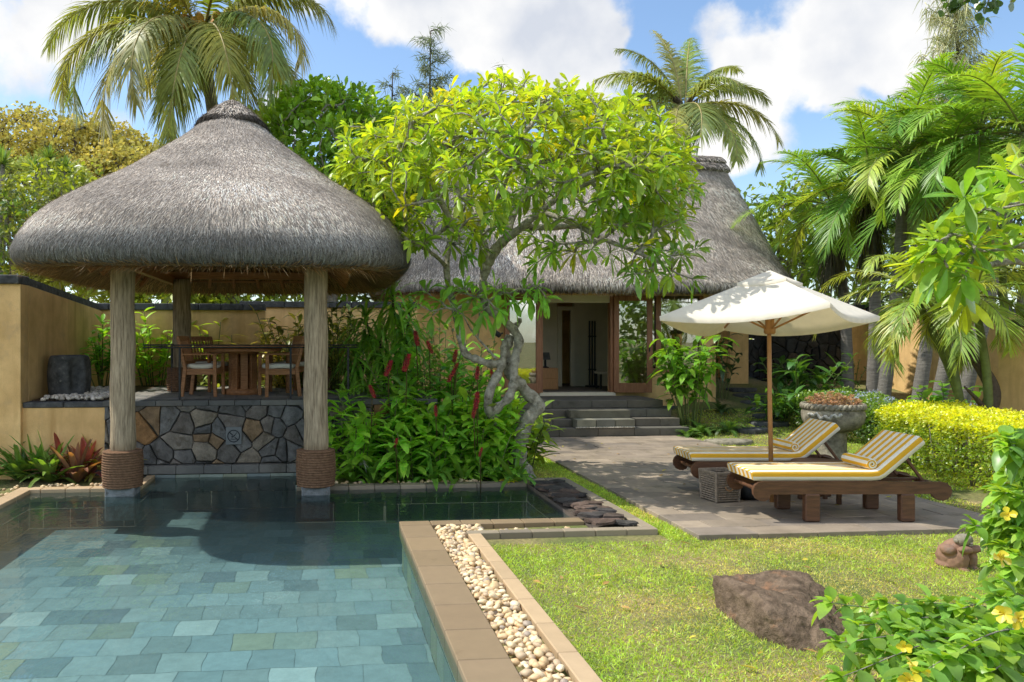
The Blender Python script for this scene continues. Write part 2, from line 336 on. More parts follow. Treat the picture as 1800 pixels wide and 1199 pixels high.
def stripemat():
    m, nt, N, L = nodes('striped_canvas'); a = N('ShaderNodeAttribute', attribute_name='lc'); s = N('ShaderNodeSeparateColor'); L(a.outputs['Color'], s.inputs[0])
    f = N('ShaderNodeMath', operation='FRACT'); L(s.outputs[0], f.inputs[0])
    r = N('ShaderNodeValToRGB'); e = r.color_ramp.elements; e[0].position = .0; e[0].color = (.78,.74,.62,1); e[1].position = .5; e[1].color = (.72,.385,.018,1)
    r.color_ramp.interpolation = 'CONSTANT'; L(f.outputs[0], r.inputs[0])
    tc = N('ShaderNodeTexCoord'); n2 = N('ShaderNodeTexNoise', i_Scale=6., i_Detail=5.); L(tc.outputs['Object'], n2.inputs['Vector'])
    bp = N('ShaderNodeBump', i_Strength=.35, i_Distance=.02); L(n2.outputs[0], bp.inputs['Height'])
    p = N('ShaderNodeBsdfPrincipled', i_Roughness=.85); L(r.outputs[0], p.inputs['Base Color']); L(bp.outputs[0], p.inputs['Normal'])
    o = N('ShaderNodeOutputMaterial'); L(p.outputs[0], o.inputs[0]); return m
M['stripe'] = stripemat()
# ================= camera, sun, sky =================
cam = bpy.data.cameras.new('camera'); co = bpy.data.objects.new('camera', cam); COL.objects.link(co)
co.location = (0, 0, EH); co.rotation_euler = (PI/2, 0, -TH); cam.sensor_width = 36; cam.lens = FPX/1800*36
cam.shift_x = 200/1800; cam.shift_y = 0.0; cam.clip_end = 3000; cam.clip_start = .05; SC.camera = co
SV = nrm([-.70, .20, 1.0]); SUN_EL = math.asin(SV[2]); SUN_AZ = math.atan2(SV[0], SV[1])
sl = bpy.data.lights.new('sun', 'SUN'); sl.energy = 5.0; sl.angle = math.radians(.53); sl.color = (1, .955, .86)
so = bpy.data.objects.new('sun', sl); COL.objects.link(so); so.location = (-20, 10, 30)
from mathutils import Vector
so.rotation_euler = Vector(SV.tolist()).to_track_quat('Z', 'Y').to_euler()
W = bpy.data.worlds.new('World'); SC.world = W; W.use_nodes = True; wn = W.node_tree; wn.nodes.clear(); WL = wn.links.new
def WN(t, **k): return mk(wn, t, **k)
sky = WN('ShaderNodeTexSky', sky_type='NISHITA', sun_disc=False, sun_elevation=SUN_EL, sun_rotation=SUN_AZ, altitude=50., air_density=1.0, dust_density=.6, ozone_density=2.2)
tc = WN('ShaderNodeTexCoord'); dirv = tc.outputs['Generated']
n1 = WN('ShaderNodeTexNoise', i_Scale=5.5, i_Detail=9., i_Roughness=.56); WL(dirv, n1.inputs['Vector'])
def vm(op, a, b):
    n = WN('ShaderNodeVectorMath', operation=op)
    for i, x in enumerate((a, b)):
        if isinstance(x, tuple): n.inputs[i].default_value = x
        else: WL(x, n.inputs[i])
    return n
def mth(op, a, b, clamp=False):
    n = WN('ShaderNodeMath', operation=op); n.use_clamp = clamp
    for i, x in enumerate((a, b)):
        if isinstance(x, (int, float)): n.inputs[i].default_value = x
        else: WL(x, n.inputs[i])
    return n.outputs[0]
off = vm('SUBTRACT', n1.outputs['Color'], (.5, .5, .5)); o2 = WN('ShaderNodeVectorMath', operation='SCALE'); o2.inputs['Scale'].default_value = .13; WL(off.outputs[0], o2.inputs[0])
dd = vm('ADD', dirv, o2.outputs[0]); dn = WN('ShaderNodeVectorMath', operation='NORMALIZE'); WL(dd.outputs[0], dn.inputs[0])
acc = None
# cloud banks: centre as seen from the terrace (px, py), radius, weight
for px, py, r, w in [(20,60,150,1.),(130,10,90,.9),(495,172,56,1.),(205,235,40,.8),(560,-40,90,.8),(690,-10,95,1.),(830,5,150,1.1),(960,50,125,1.),(850,95,75,.8),(1030,90,60,.8),(1085,178,70,1.),(1040,10,90,.9),(1255,60,55,.9),(1310,120,65,.9),(1410,30,80,1.),(1510,60,105,1.1),(1610,60,70,1.),(1420,120,65,.8),(1290,215,70,1.),(1345,245,70,1.),(1240,300,80,.8),(1480,190,40,.35),(1310,170,60,.8)]:
    d = nrm(CF+CR*((px-700)/FPX)+np.array([0,0,(600-py)/FPX])); dt = vm('DOT_PRODUCT', dn.outputs[0], tuple(d.tolist()))
    ang = math.atan(r*.80/FPX); mr = WN('ShaderNodeMapRange', interpolation_type='SMOOTHSTEP'); mr.inputs[1].default_value = math.cos(ang*1.5); mr.inputs[2].default_value = math.cos(ang*.3); mr.inputs[4].default_value = w
    WL(dt.outputs['Value'], mr.inputs[0]); acc = mr.outputs[0] if acc is None else mth('ADD', acc, mr.outputs[0])
n2 = WN('ShaderNodeTexNoise', i_Scale=2.6, i_Detail=8., i_Roughness=.6); WL(dirv, n2.inputs['Vector'])
sep = WN('ShaderNodeSeparateXYZ'); WL(dirv, sep.inputs[0])
fwd = vm('DOT_PRODUCT', dirv, tuple((CF*.9+np.array([0,0,.25])).tolist())); fm = WN('ShaderNodeMapRange'); fm.inputs[1].default_value = .35; fm.inputs[2].default_value = .6; fm.inputs[3].default_value = 1; fm.inputs[4].default_value = 0; WL(fwd.outputs['Value'], fm.inputs[0])
gen = WN('ShaderNodeMapRange', interpolation_type='SMOOTHSTEP'); gen.inputs[1].default_value = .46; gen.inputs[2].default_value = .60; WL(n2.outputs[0], gen.inputs[0])
acc = mth('ADD', acc, mth('MULTIPLY', gen.outputs[0], fm.outputs[0]))
n3 = WN('ShaderNodeTexNoise', i_Scale=13., i_Detail=10., i_Roughness=.6); WL(dirv, n3.inputs['Vector'])
edge = mth('ADD', acc, mth('MULTIPLY', mth('SUBTRACT', n3.outputs[0], .5), 1.5))
cm = WN('ShaderNodeMapRange', interpolation_type='SMOOTHSTEP'); cm.inputs[1].default_value = .48; cm.inputs[2].default_value = 1.12; WL(edge, cm.inputs[0])
n4 = WN('ShaderNodeTexNoise', i_Scale=7., i_Detail=6.); WL(dirv, n4.inputs['Vector']); sh = WN('ShaderNodeMapRange'); sh.inputs[1].default_value = .35; sh.inputs[2].default_value = .62; WL(n4.outputs[0], sh.inputs[0])
cc = WN('ShaderNodeMix', data_type='RGBA'); cc.inputs[6].default_value = (4.6, 4.9, 5.5, 1); cc.inputs[7].default_value = (7.4, 7.3, 7.1, 1); WL(sh.outputs[0], cc.inputs[0])
# cumulus overhead and behind the camera, out of view, brightened to add fill light
cb2 = WN('ShaderNodeMix', data_type='RGBA'); cb2.inputs[7].default_value = (18.5, 18., 17.2, 1); WL(cc.outputs[2], cb2.inputs[6]); WL(fm.outputs[0], cb2.inputs[0])
sk = WN('ShaderNodeMix', data_type='RGBA', blend_type='MULTIPLY', i_0=1.); WL(sky.outputs[0], sk.inputs[6]); sk.inputs[7].default_value = (1.4, 1.45, 1.45, 1)
mxs = WN('ShaderNodeMix', data_type='RGBA'); WL(cm.outputs[0], mxs.inputs[0]); WL(sk.outputs[2], mxs.inputs[6]); WL(cb2.outputs[2], mxs.inputs[7])
bg = WN('ShaderNodeBackground', i_Strength=.15); WL(mxs.outputs[2], bg.inputs[0]); wo = WN('ShaderNodeOutputWorld'); WL(bg.outputs[0], wo.inputs[0])
SC.view_settings.view_transform = 'Standard'; SC.view_settings.look = 'None'; SC.view_settings.exposure = 0; SC.view_settings.gamma = 1
SC.cycles.max_bounces = 8; SC.cycles.transparent_max_bounces = 16; SC.cycles.diffuse_bounces = 3; SC.cycles.glossy_bounces = 3; SC.cycles.caustics_reflective = False; SC.cycles.caustics_refractive = False
SC.cycles.use_denoising = True; SC.cycles.sample_clamp_indirect = 6

# ================= ground =================
LZ = -.05
PX0, PX1, PY0, PY1 = -3.73, .83, 1.2, 10.45      # main pool
EX1, EY0, EY1 = 2.72, 8.19, 10.30                  # side arm of the pool
NX0, NX1, NY1 = -2.42, -.36, 11.42                 # the pool runs on under the pavilion
PZ = -.50
def gh(X, Y):
    X = np.asarray(X, float); Y = np.asarray(Y, float)
    r = sst(X, 7.0, 8.6)*np.clip((Y-14.0)/7, 0, 1.1)*1.05
    return LZ+r+.012*np.sin(X*2.1+Y)*np.sin(Y*1.7)*sst(Y, 3, 5)
xs = sorted(set(np.round(np.concatenate([[-900,-300,-100,-40,-20,-12,-8,-6,-5], np.arange(-4.5, 16.1, .5), [PX0,.95,EX1+.05,NX0,NX1], [18,22,30,50,120,400,900]]), 3)))
ys = sorted(set(np.round(np.concatenate([[-900,-200,-60,-20,-8,-2], np.arange(0, 24.1, .5), [PY0,EY0-.12,EY1+.1,PY1+.05,NY1], [28,35,50,90,200,500,1200]]), 3)))
GX, GY = np.meshgrid(xs, ys); G = np.stack([GX, GY, gh(GX, GY)], -1)
V = G.reshape(-1, 3); nx = len(xs); Q = []
for j in range(len(ys)-1):
    for i in range(nx-1):
        cx, cy = (xs[i]+xs[i+1])/2, (ys[j]+ys[j+1])/2
        if (PX0 < cx < .95 and PY0 < cy < PY1+.05) or (.7 < cx < EX1+.05 and EY0-.12 < cy < EY1+.1) or (NX0 < cx < NX1 and PY1-.1 < cy < NY1): continue
        Q.append([j*nx+i, j*nx+i+1, (j+1)*nx+i+1, (j+1)*nx+i])
def groundmat():
    m, nt, N, L = nodes('lawn_soil'); tc = N('ShaderNodeTexCoord'); a = N('ShaderNodeTexNoise', i_Scale=1.1, i_Detail=7.); b = N('ShaderNodeTexNoise', i_Scale=24., i_Detail=6.)
    for q in (a, b): L(tc.outputs['Object'], q.inputs['Vector'])
    mr = N('ShaderNodeMapRange', i_1=.4, i_2=.62); L(a.outputs[0], mr.inputs[0])
    x = N('ShaderNodeMix', data_type='RGBA'); x.inputs[6].default_value = (.11,.135,.03,1); x.inputs[7].default_value = (.25,.20,.085,1); L(mr.outputs[0], x.inputs[0])
    y = N('ShaderNodeMix', data_type='RGBA', blend_type='OVERLAY', i_0=.8); L(x.outputs[2], y.inputs[6]); L(b.outputs[0], y.inputs[7])
    p = N('ShaderNodeBsdfPrincipled', i_Roughness=.95); L(y.outputs[2], p.inputs['Base Color']); bp = N('ShaderNodeBump', i_Strength=.8, i_Distance=.03); L(b.outputs[0], bp.inputs['Height']); L(bp.outputs[0], p.inputs['Normal'])
    o = N('ShaderNodeOutputMaterial'); L(p.outputs[0], o.inputs[0]); return m
M['ground'] = groundmat()
MB().add(V, [np.array(Q)]).build('ground', M['ground'], kind='structure')

# ================= pool =================
TILE = [tuple(np.minimum(np.array(t)*(1.06,1.14,1.18), .6)) for t in [(.30,.36,.36),(.27,.335,.34),(.33,.385,.375),(.20,.255,.27),(.26,.31,.305),(.38,.43,.42),(.32,.34,.26),(.19,.235,.255),(.28,.345,.355),(.31,.365,.36),(.42,.47,.455),(.27,.31,.27),(.28,.35,.36),(.29,.355,.36)]]
def tilesheet(mb, x0, x1, y0, y1, tw, tl, z, pal, gap=.0022, shift=.5, v=.12, z_at=None, keep=None, thick=0, jit=0.):
    j = 0; y = y0
    while y < y1-1e-6:
        x = x0-(tw*shift if j % 2 else 0)
        while x < x1-1e-6:
            a, b = max(x, x0)+gap, min(x+tw, x1)-gap; c, d = y+gap, min(y+tl, y1)-gap
            if b-a > .02 and d-c > .02 and (keep is None or keep((a+b)/2, (c+d)/2)):
                q = np.array(pal[rng.integers(len(pal))])*U(1-v, 1+v)*(1 if thick else 1-.5*sst(y, 7.5, 10.2)); zz = z+U(-jit, jit)  # far pool tiles darkened in colour to paint in the dimness of deeper water
                if thick: mb.box(((a+b)/2, (c+d)/2, zz-thick/2), (b-a, d-c, thick), col=q, bev=.004)
                else: E4 = np.linspace(0,1,5)[:-1]; P = np.array([(a+(b-a)*f, c) for f in E4]+[(b, c+(d-c)*f) for f in E4]+[(b+(a-b)*f, d) for f in E4]+[(a, d+(c-d)*f) for f in E4]); P = P+.007*np.stack([np.sin(P[:,1]*11+P[:,0]*5)+.6*np.sin(P[:,1]*23), np.sin(P[:,0]*9+P[:,1]*4)+.6*np.sin(P[:,0]*19+2)], -1); mb.add(np.column_stack([P, np.full(len(P), zz)]), [np.arange(len(P))[None]], q, 0, False)
            x += tw
        y += tl; j += 1
def wallsheet(mb, a, b, z0, z1, tw, th, pal, gap=.003):
    a = np.array(a, float); b = np.array(b, float); L = np.linalg.norm(b-a); d = (b-a)/L; z = z1; j = 0
    while z > z0+.01:
        s = -(tw/2 if j % 2 else 0)
        while s < L:
            p, q = max(s, 0)+gap, min(s+tw, L)-gap; lo = max(z-th, z0)+gap
            if q-p > .02: mb.add([(*(a+d*p), lo), (*(a+d*q), lo), (*(a+d*q), z-gap), (*(a+d*p), z-gap)], [[[0,1,2,3]]], np.array(pal[rng.integers(len(pal))])*U(.85,1.1), 0, False)
            s += tw
        z -= th; j += 1
mb = MB(); gb = MB(); g = (.24,.29,.29)
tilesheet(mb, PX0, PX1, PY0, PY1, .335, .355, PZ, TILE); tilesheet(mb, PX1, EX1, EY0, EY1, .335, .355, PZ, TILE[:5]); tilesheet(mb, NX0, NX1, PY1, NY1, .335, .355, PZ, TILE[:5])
for x0, x1, y0, y1 in ((PX0,PX1,PY0,PY1),(PX1,EX1,EY0,EY1),(NX0,NX1,PY1,NY1)): mb.add([(x0,y0,PZ-.004),(x1,y0,PZ-.004),(x1,y1,PZ-.004),(x0,y1,PZ-.004)], [[[0,1,2,3]]], g, 0, False)
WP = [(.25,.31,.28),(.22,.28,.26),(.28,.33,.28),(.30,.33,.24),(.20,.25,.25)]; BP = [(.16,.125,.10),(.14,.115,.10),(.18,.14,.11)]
ring = [((PX0,PY0),(PX0,PY1)),((PX0,PY1),(NX0,PY1)),((NX0,PY1),(NX0,NY1)),((NX0,NY1),(NX1,NY1)),((NX1,NY1),(NX1,PY1)),((NX1,PY1),(PX1,PY1)),((PX1,EY0),(PX1,PY0)),((PX1,PY0),(PX0,PY0))]
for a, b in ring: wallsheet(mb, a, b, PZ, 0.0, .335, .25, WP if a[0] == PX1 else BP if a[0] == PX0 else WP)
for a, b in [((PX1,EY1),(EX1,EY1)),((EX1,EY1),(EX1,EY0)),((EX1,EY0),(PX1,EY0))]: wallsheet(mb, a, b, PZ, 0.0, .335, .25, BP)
mb.build('pool_basin', M['tile'], kind='structure')
def watermat():
    m, nt, N, L = nodes('pool_water'); t = N('ShaderNodeBsdfTransparent'); t.inputs[0].default_value = (.78,.92,.915,1); g = N('ShaderNodeBsdfGlossy', i_Roughness=.012)
    f = N('ShaderNodeFresnel', i_IOR=1.33); tc = N('ShaderNodeTexCoord'); mp = N('ShaderNodeMapping'); mp.inputs['Scale'].default_value = (1, .55, 1); L(tc.outputs['Object'], mp.inputs[0])
    a = N('ShaderNodeTexNoise', i_Scale=5., i_Detail=3.); b = N('ShaderNodeTexNoise', i_Scale=19., i_Detail=2.)
    for q in (a, b): L(mp.outputs[0], q.inputs['Vector'])
    s = N('ShaderNodeMath', operation='MULTIPLY_ADD', i_1=.25); L(b.outputs[0], s.inputs[0]); L(a.outputs[0], s.inputs[2])
    bp = N('ShaderNodeBump', i_Strength=.26, i_Distance=.05); L(s.outputs[0], bp.inputs['Height']); L(bp.outputs[0], g.inputs['Normal']); L(bp.outputs[0], f.inputs['Normal'])
    d = N('ShaderNodeBsdfDiffuse'); d.inputs[0].default_value = (.09,.175,.18,1)      # faint milky scatter of the water body
    h = N('ShaderNodeMixShader', i_0=.10); L(t.outputs[0], h.inputs[1]); L(d.outputs[0], h.inputs[2])
    x = N('ShaderNodeMixShader'); L(f.outputs[0], x.inputs[0]); L(h.outputs[0], x.inputs[1]); L(g.outputs[0], x.inputs[2])
    o = N('ShaderNodeOutputMaterial'); L(x.outputs[0], o.inputs[0]); return m
M['water'] = watermat(); WZ = -.045; wb = MB()
for x0, x1, y0, y1 in ((PX0,PX1,PY0,PY1),(PX1,EX1,EY0,EY1),(NX0,NX1,PY1,NY1)): wb.add([(x0,y0,WZ),(x1,y0,WZ),(x1,y1,WZ),(x0,y1,WZ)], [[[0,1,2,3]]])
wb.build('water', M['water'], kind='structure')
# borders of the pool: each a row of slabs
CP = [(.27,.195,.112),(.25,.182,.105),(.285,.207,.122),(.24,.172,.10)]; CK = [(.50,.36,.21),(.47,.34,.20),(.53,.385,.23)]; CD = [(.27,.225,.16),(.31,.255,.18),(.23,.195,.145)]
def slabrow(mb, x0, x1, y0, y1, n, z0, z1, pal, along='y', gap=.003):
    for i in range(n):
        if along == 'y': a, b, c, d = x0, x1, y0+(y1-y0)*i/n+gap, y0+(y1-y0)*(i+1)/n-gap
        else: a, b, c, d = x0+(x1-x0)*i/n+gap, x0+(x1-x0)*(i+1)/n-gap, y0, y1
        mb.box(((a+b)/2, (c+d)/2, (z0+z1)/2), (b-a, d-c, z1-z0), bev=.006, col=np.array(pal[rng.integers(len(pal))])*U(.93, 1.07))
def border(label, rows, name='pool_border', m='coping'):
    mb = MB()
    for r in rows: slabrow(mb, *r)
    return mb.build(name, M[m], label=label, cat='pool edging', group='stone edgings round the pool')
border('wide brown stone border along the right-hand side of the pool', [(.80,1.12,1.2,8.04,14,-.16,0.,CP),(.80,2.75,8.045,8.23,6,-.16,.001,CP,'x')])
border('narrow sandy stone kerb between the cream pebbles and the lawn', [(1.42,1.55,1.2,7.60,13,-.2,.012,CK),(1.42,3.36,7.605,7.72,6,-.2,.013,CD,'x'),(3.23,3.36,7.725,10.5,7,-.2,.012,CD)])
border('stone border along the flower bed at the far side of the pool', [(-.34,2.72,10.27,10.45,9,-.16,.004,CD,'x'),(2.73,3.36,10.50,10.64,2,-.16,.006,CD,'x')])
border('light stone border in front of the bromeliads at the far left of the pool', [(-3.90,-2.36,10.43,10.60,5,-.16,.004,CK,'x'),(-2.47,-2.36,10.605,11.40,3,-.16,.0,CK)])
border('sandy stone border down the left side of the pool', [(-3.90,-3.71,1.2,10.42,20,-.16,.003,CK),(-3.9,1.12,.98,1.195,10,-.16,.0,CP,'x')])
# overlapping slates between the side arm and the kerb
mb = MB()
mb.box((2.99,9.05,-.075), (.47,2.55,.10), col=(.16,.13,.105))
for i in range(46):
    y = 7.86+2.4*i/46+U(-.03,.03); x = 3.0+U(-.14,.14); bm = bmesh.new(); k = 7; z = .0+U(0,.035)
    ps = [(math.cos(a*2*PI/k+U(-.2,.2))*U(.11,.17), math.sin(a*2*PI/k)*U(.06,.10)) for a in range(k)]
    lo = [bm.verts.new((*p, -.012)) for p in ps]; hi = [bm.verts.new((p[0]*.95, p[1]*.95, .012)) for p in ps]; bm.faces.new(hi); bm.faces.new(lo[::-1])
    for q in range(k): bm.faces.new((lo[q], lo[(q+1)%k], hi[(q+1)%k], hi[q]))
    mb.bm(bm, (x, y, z), U(-.5,.5), U(-.06,.06)+.05, U(-.05,.05), np.array([(.15,.115,.095),(.10,.09,.085),(.20,.14,.11),(.12,.11,.10)][rng.integers(4)])*U(.8,1.2))
mb.build('slate_weir', M['rubble'], label='bed of overlapping dark slate pieces at the right end of the pool arm', cat='slate weir')

# ---- pebbles: the largest three hundred one by one, the packing under them as stuff
PEB = [(.78,.58,.32),(.82,.64,.39),(.70,.49,.26),(.84,.69,.45),(.58,.43,.27),(.74,.52,.29),(.42,.34,.26)]
protos = []
for k in range(12):
    b = MB(); b.ell((0,0,0), (.043*U(.75,1.25), .033*U(.8,1.15), .025*U(.75,1.25)), sub=2, noise=.13, col=np.array(PEB[k % 7])*U(.9,1.08))
    o = b.build('pebble', M['pebble']); protos.append(o)
G1 = 'cream pebbles in the channel beside the pool'; LB = 'smooth cream pebble in the channel between the pool border and the kerb'
slots = []
for tries in range(9000):
    if len(slots) >= 296: break
    t = U(0,1)**.8; y = 4.15+(7.98-4.15)*t; x = U(1.155,1.385)
    if y > 7.76 and U(0,1) < .3: x = U(1.155, 1.6)
    if all((x-a)**2+(y-b)**2 < 0 or (x-a)**2+(y-b)**2 > .043**2*(1.0+.2*(b<6)) for a, b in slots): slots.append((x, y))
for i, (x, y) in enumerate(slots):
    o = protos[i] if i < 12 else protos[rng.integers(12)].copy()
    if i >= 12: COL.objects.link(o)
    s = U(.5,1.0)+.28*(rng.random() < .12); o.location = (x, y, -.008+U(-.01,.012)); o.rotation_euler = (U(-.5,.5), U(-.5,.5), U(0,6.28)); o.scale = (s,)*3; tag(o, LB, 'pebble', G1)
b = MB()
for i in range(900):
    y = U(1.4,7.95); x = U(1.14,1.405); q = U(.7,1.15)
    b.ell((x, y, -.045+U(-.015,.012)), (.04*q,.032*q,.025*q), R=rotm(U(-.5,.5),U(-.5,.5),U(0,6)), sub=1, col=np.array(PEB[rng.integers(7)])*U(.75,1.05))
for i in range(110):
    x = U(1.6,3.1); q = U(.6,1.0)
    b.ell((x, U(7.75,7.99), -.06+U(-.02,.012)), (.04*q,.032*q,.025*q), R=rotm(U(-.5,.5),U(-.5,.5),U(0,6)), sub=1, col=np.array(PEB[rng.integers(7)])*U(.7,1.05))
b.build('pebbles', M['pebble'], kind='stuff')
b = MB()
for i in range(420):
    x = U(-4.0,-3.14); y = U(11.72,13.3); q = U(.6,1.05); b.ell((x,y,1.055+.035*U(0,1)+.05*(y-11.7)/1.5), (.05*q,.04*q,.03*q), R=rotm(U(-.3,.3),U(-.3,.3),U(0,6)), sub=2, col=np.array((.62,.56,.48))*U(.75,1.1))
b.build('white_pebbles', M['pebble'], kind='stuff')
b = MB()
for i in range(130):
    side = i % 3
    x, y = [(U(-3.7,-2.5),U(10.62,10.75)), (U(-.3,2.2),U(10.47,10.56)), (U(-4.2,-3.92),U(8.6,10.7))][side]; q = U(.6,1.2)
    b.ell((x,y,-.02+U(0,.03)), (.04*q,.032*q,.025*q), R=rotm(U(-.4,.4),U(-.4,.4),U(0,6)), sub=1, col=np.array(PEB[rng.integers(7)])*U(.6,1))
b.build('border_pebbles', M['pebble'], kind='stuff')

# ---- terrace of slate slabs
SL = [(.36,.29,.215),(.32,.26,.195),(.385,.31,.23),(.265,.22,.175),(.34,.275,.21)]
mb = MB(); TX0, TX1, TY0, TY1 = 3.66, 7.22, 7.36, 15.16
tilesheet(mb, TX0, TX1, TY0, TY1, .62, .31, 0.0, SL, gap=.003, v=.1, thick=.08, jit=.003)
mb.box(((TX0+TX1)/2, (TY0+TY1)/2, -.075), (TX1-TX0-.02, TY1-TY0-.02, .11), col=(.09,.085,.07))
mb.build('terrace', M['slate'], kind='structure')
# ---- lawn
def lawn(n, x0, x1, y0, y1, keep, H, Wd, bias=1.0):
    b = MB(); x = U(x0, x1, n); y = y0+(y1-y0)*U(0, 1, n)**bias; k = keep(x, y); x, y = x[k], y[k]; n = len(x)
    patch = .5+.5*np.sin(x*2.3+1.1*np.sin(y*1.9))*np.sin(y*2.7+x*.8+.7); dryp = sst(patch+.35*rng.normal(size=n)+.45*np.exp(-((x-4.4)**2/2.2+(y-5.6)**2/.6)), .52, 1.2)[:, None]
    c = jcol((.245,.33,.05), n, .42, .15)*(1-dryp)+jcol((.44,.365,.14), n, .25, .05)*dryp
    h = H*U(.55,1.35,n)*(1-.35*dryp[:, 0]); d = nrm(np.stack([rng.normal(size=n)*.75, rng.normal(size=n)*.75, np.ones(n)], -1))
    leaves(b, np.stack([x, y, gh(x, y)-.004], -1), d, rng.normal(size=(n,3)), h, Wd*U(.7,1.2,n), .35*U(0,2,n), 0, c, 'rib'); return b
inb = lambda x, y: ((x-3.12)/.31)**2+((y-5.07)/.15)**2 > 1
b1 = lawn(150000, 1.56, 7.6, 3.4, 7.36, inb, .046, .0030, 1.25); b1.build('grass', M['grass'], kind='stuff')
b2 = lawn(16000, 3.37, 3.66, 7.36, 12.5, lambda x, y: y < 12.5, .05, .004); b2.build('grass', M['grass'], kind='stuff')
b3 = lawn(34000, 2.4, 4.05, 10.7, 15.1, lambda x, y: (x > 3.0) & ((x < 3.66)|(y > 15.1)) & (y > 10.75), .05, .006); b3.build('grass', M['grass'], kind='stuff')
b4 = lawn(60000, 7.22, 11.0, 7.6, 18, lambda x, y: (y < 16.8) & ~((x > 7.8) & (y < 9.5)), .05, .006); b4.build('grass', M['grass'], kind='stuff')

# a few dropped leaves on the lawn and terrace
b = MB(); n = 70; x = np.concatenate([U(1.7,5.6,44), U(3.8,7.0,26)]); y = np.concatenate([U(4.4,7.2,44), U(8.0,14.5,26)]); z = np.concatenate([np.full(44, LZ+.028), np.full(26, .006)]); a = U(0,6.28,n)
leaves(b, np.stack([x,y,z],-1), np.stack([np.cos(a), np.sin(a), U(-.1,.2,n)],-1), np.array([0,0,1.])+.3*rng.normal(size=(n,3)), U(.04,.11,n), U(.010,.02,n), 0, .4, np.where(rng.random((n,1)) < .6, jcol((.30,.19,.07), n, .4), jcol((.42,.36,.06), n, .3)), 'leaf5'); b.build('fallen_leaves', M['dry'], kind='stuff')
# ================= thatch =================
def thatch_shell(lv, n_phi=160, sub=5):
    """lv: rows (z, a, b, exponent, cx, cy) from the top down -> dense grid of points"""
    L = np.array([smooth_path([(r[0], r[1], r[2]) for r in lv], sub)]).reshape(-1, 3)
    tt = np.linspace(0, len(lv)-1, len(L)); ex = np.interp(tt, range(len(lv)), [r[3] for r in lv]); cx = np.interp(tt, range(len(lv)), [r[4] for r in lv]); cy = np.interp(tt, range(len(lv)), [r[5] for r in lv])
    ph = np.arange(n_phi)*2*PI/n_phi; c, s = np.cos(ph)[None], np.sin(ph)[None]; e = (2/ex)[:, None]
    X = cx[:, None]+L[:, 1:2]*np.sign(c)*np.abs(c)**e; Y = cy[:, None]+L[:, 2:3]*np.sign(s)*np.abs(s)**e
    return np.stack([X, Y, np.repeat(L[:, :1], n_phi, 1)], -1)
def strands(mb, G, n, Ls, Ws, cols, lift=.12, jit=.16, rows=None, off=.0):
    A = G[:-1]; B = np.roll(G, -1, 1)[:-1]; C = G[1:]; D = np.roll(G, -1, 1)[1:]
    nv = np.cross(B-A, C-A); ar = np.linalg.norm(nv, axis=2); nv = nrm(nv); mid = (A+B+C+D)/4; cen = mid.mean(axis=(0, 1))
    w = ar.copy()
    if rows is not None: w *= rows[:, None]
    idx = rng.choice(w.size, n, p=(w/w.sum()).ravel()); i, j = np.unravel_index(idx, w.shape); u, v = U(0,1,n)[:, None], U(0,1,n)[:, None]
    p = A[i,j]*(1-u)*(1-v)+B[i,j]*u*(1-v)+C[i,j]*(1-u)*v+D[i,j]*u*v; dn = nrm(C[i,j]-A[i,j]); nn = nv[i,j]
    fl = np.sign(np.sum(nn*(p-np.array([cen[0], cen[1], cen[2]-3])), axis=1))[:, None]; nn = nn*np.where(fl == 0, 1, fl)
    d = nrm(dn+nn*lift*U(-.3,1.2,n)[:, None]+jit*rng.normal(size=(n,3)))
    q = p+np.array([3.1,1.7,0]); pat = np.sin(q[:,0]*1.9+1.3*np.sin(q[:,2]*2.3+q[:,1]))+.7*np.sin(q[:,1]*3.1+q[:,0]*2.2+q[:,2]*4.1)+.5*np.sin(q[:,2]*16+1.5*np.sin(q[:,0]*3)+np.sin(q[:,1]*4))
    c = np.clip(cols(i, n)*(1+.21*pat)[:, None], 0, 1); leaves(mb, p+nn*off-d*.03, d, nn, Ls*U(.6,1.3,n), Ws*U(.6,1.3,n), 0, 0, c, 'rib'); return p
def grey_straw(band=None, nrow=1):
    def f(i, n):
        k = U(0,1,n)[:, None]; c = np.where(k < .30, jcol((.33,.28,.235), n, .3, .05), np.where(k < .68, jcol((.62,.535,.455), n, .22, .05), jcol((.87,.765,.65), n, .2, .05)))
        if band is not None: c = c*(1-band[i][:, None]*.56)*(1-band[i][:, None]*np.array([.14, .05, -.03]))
        return c
    return f
def straw_brown(i, n): return jcol((.50,.32,.16), n, .5, .12)

# ---- pavilion
PCX, PCY = -1.356, 12.036
pav = thing('dining_pavilion', 'open thatched pavilion on four thick weathered log posts at the pool end', 'pavilion', (PCX, PCY, 0))
o3 = np.array([PCX, PCY, 0])
lv = [(5.2,.402,.492,2.0),(4.87,.723,.853,2.34),(4.55,1.1,1.277,2.68),(4.25,1.445,1.65,3.03),(3.92,1.88,2.16,3.37),(3.66,2.2,2.515,3.67),(3.44,2.39,2.73,3.98),(3.22,2.50,2.85,4.29),(3.0,2.56,2.92,4.59),(2.87,2.52,2.88,4.6),(2.80,2.42,2.77,4.6)]
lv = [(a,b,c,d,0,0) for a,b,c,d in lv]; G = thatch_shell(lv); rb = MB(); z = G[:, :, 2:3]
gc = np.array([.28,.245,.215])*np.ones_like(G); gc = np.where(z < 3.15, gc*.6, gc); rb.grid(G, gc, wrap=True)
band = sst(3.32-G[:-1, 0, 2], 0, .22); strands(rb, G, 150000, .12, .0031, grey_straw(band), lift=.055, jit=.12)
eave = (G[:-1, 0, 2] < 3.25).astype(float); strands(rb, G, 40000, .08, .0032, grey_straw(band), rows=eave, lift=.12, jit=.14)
roof = rb.build('roof', M['thatch'], pav)
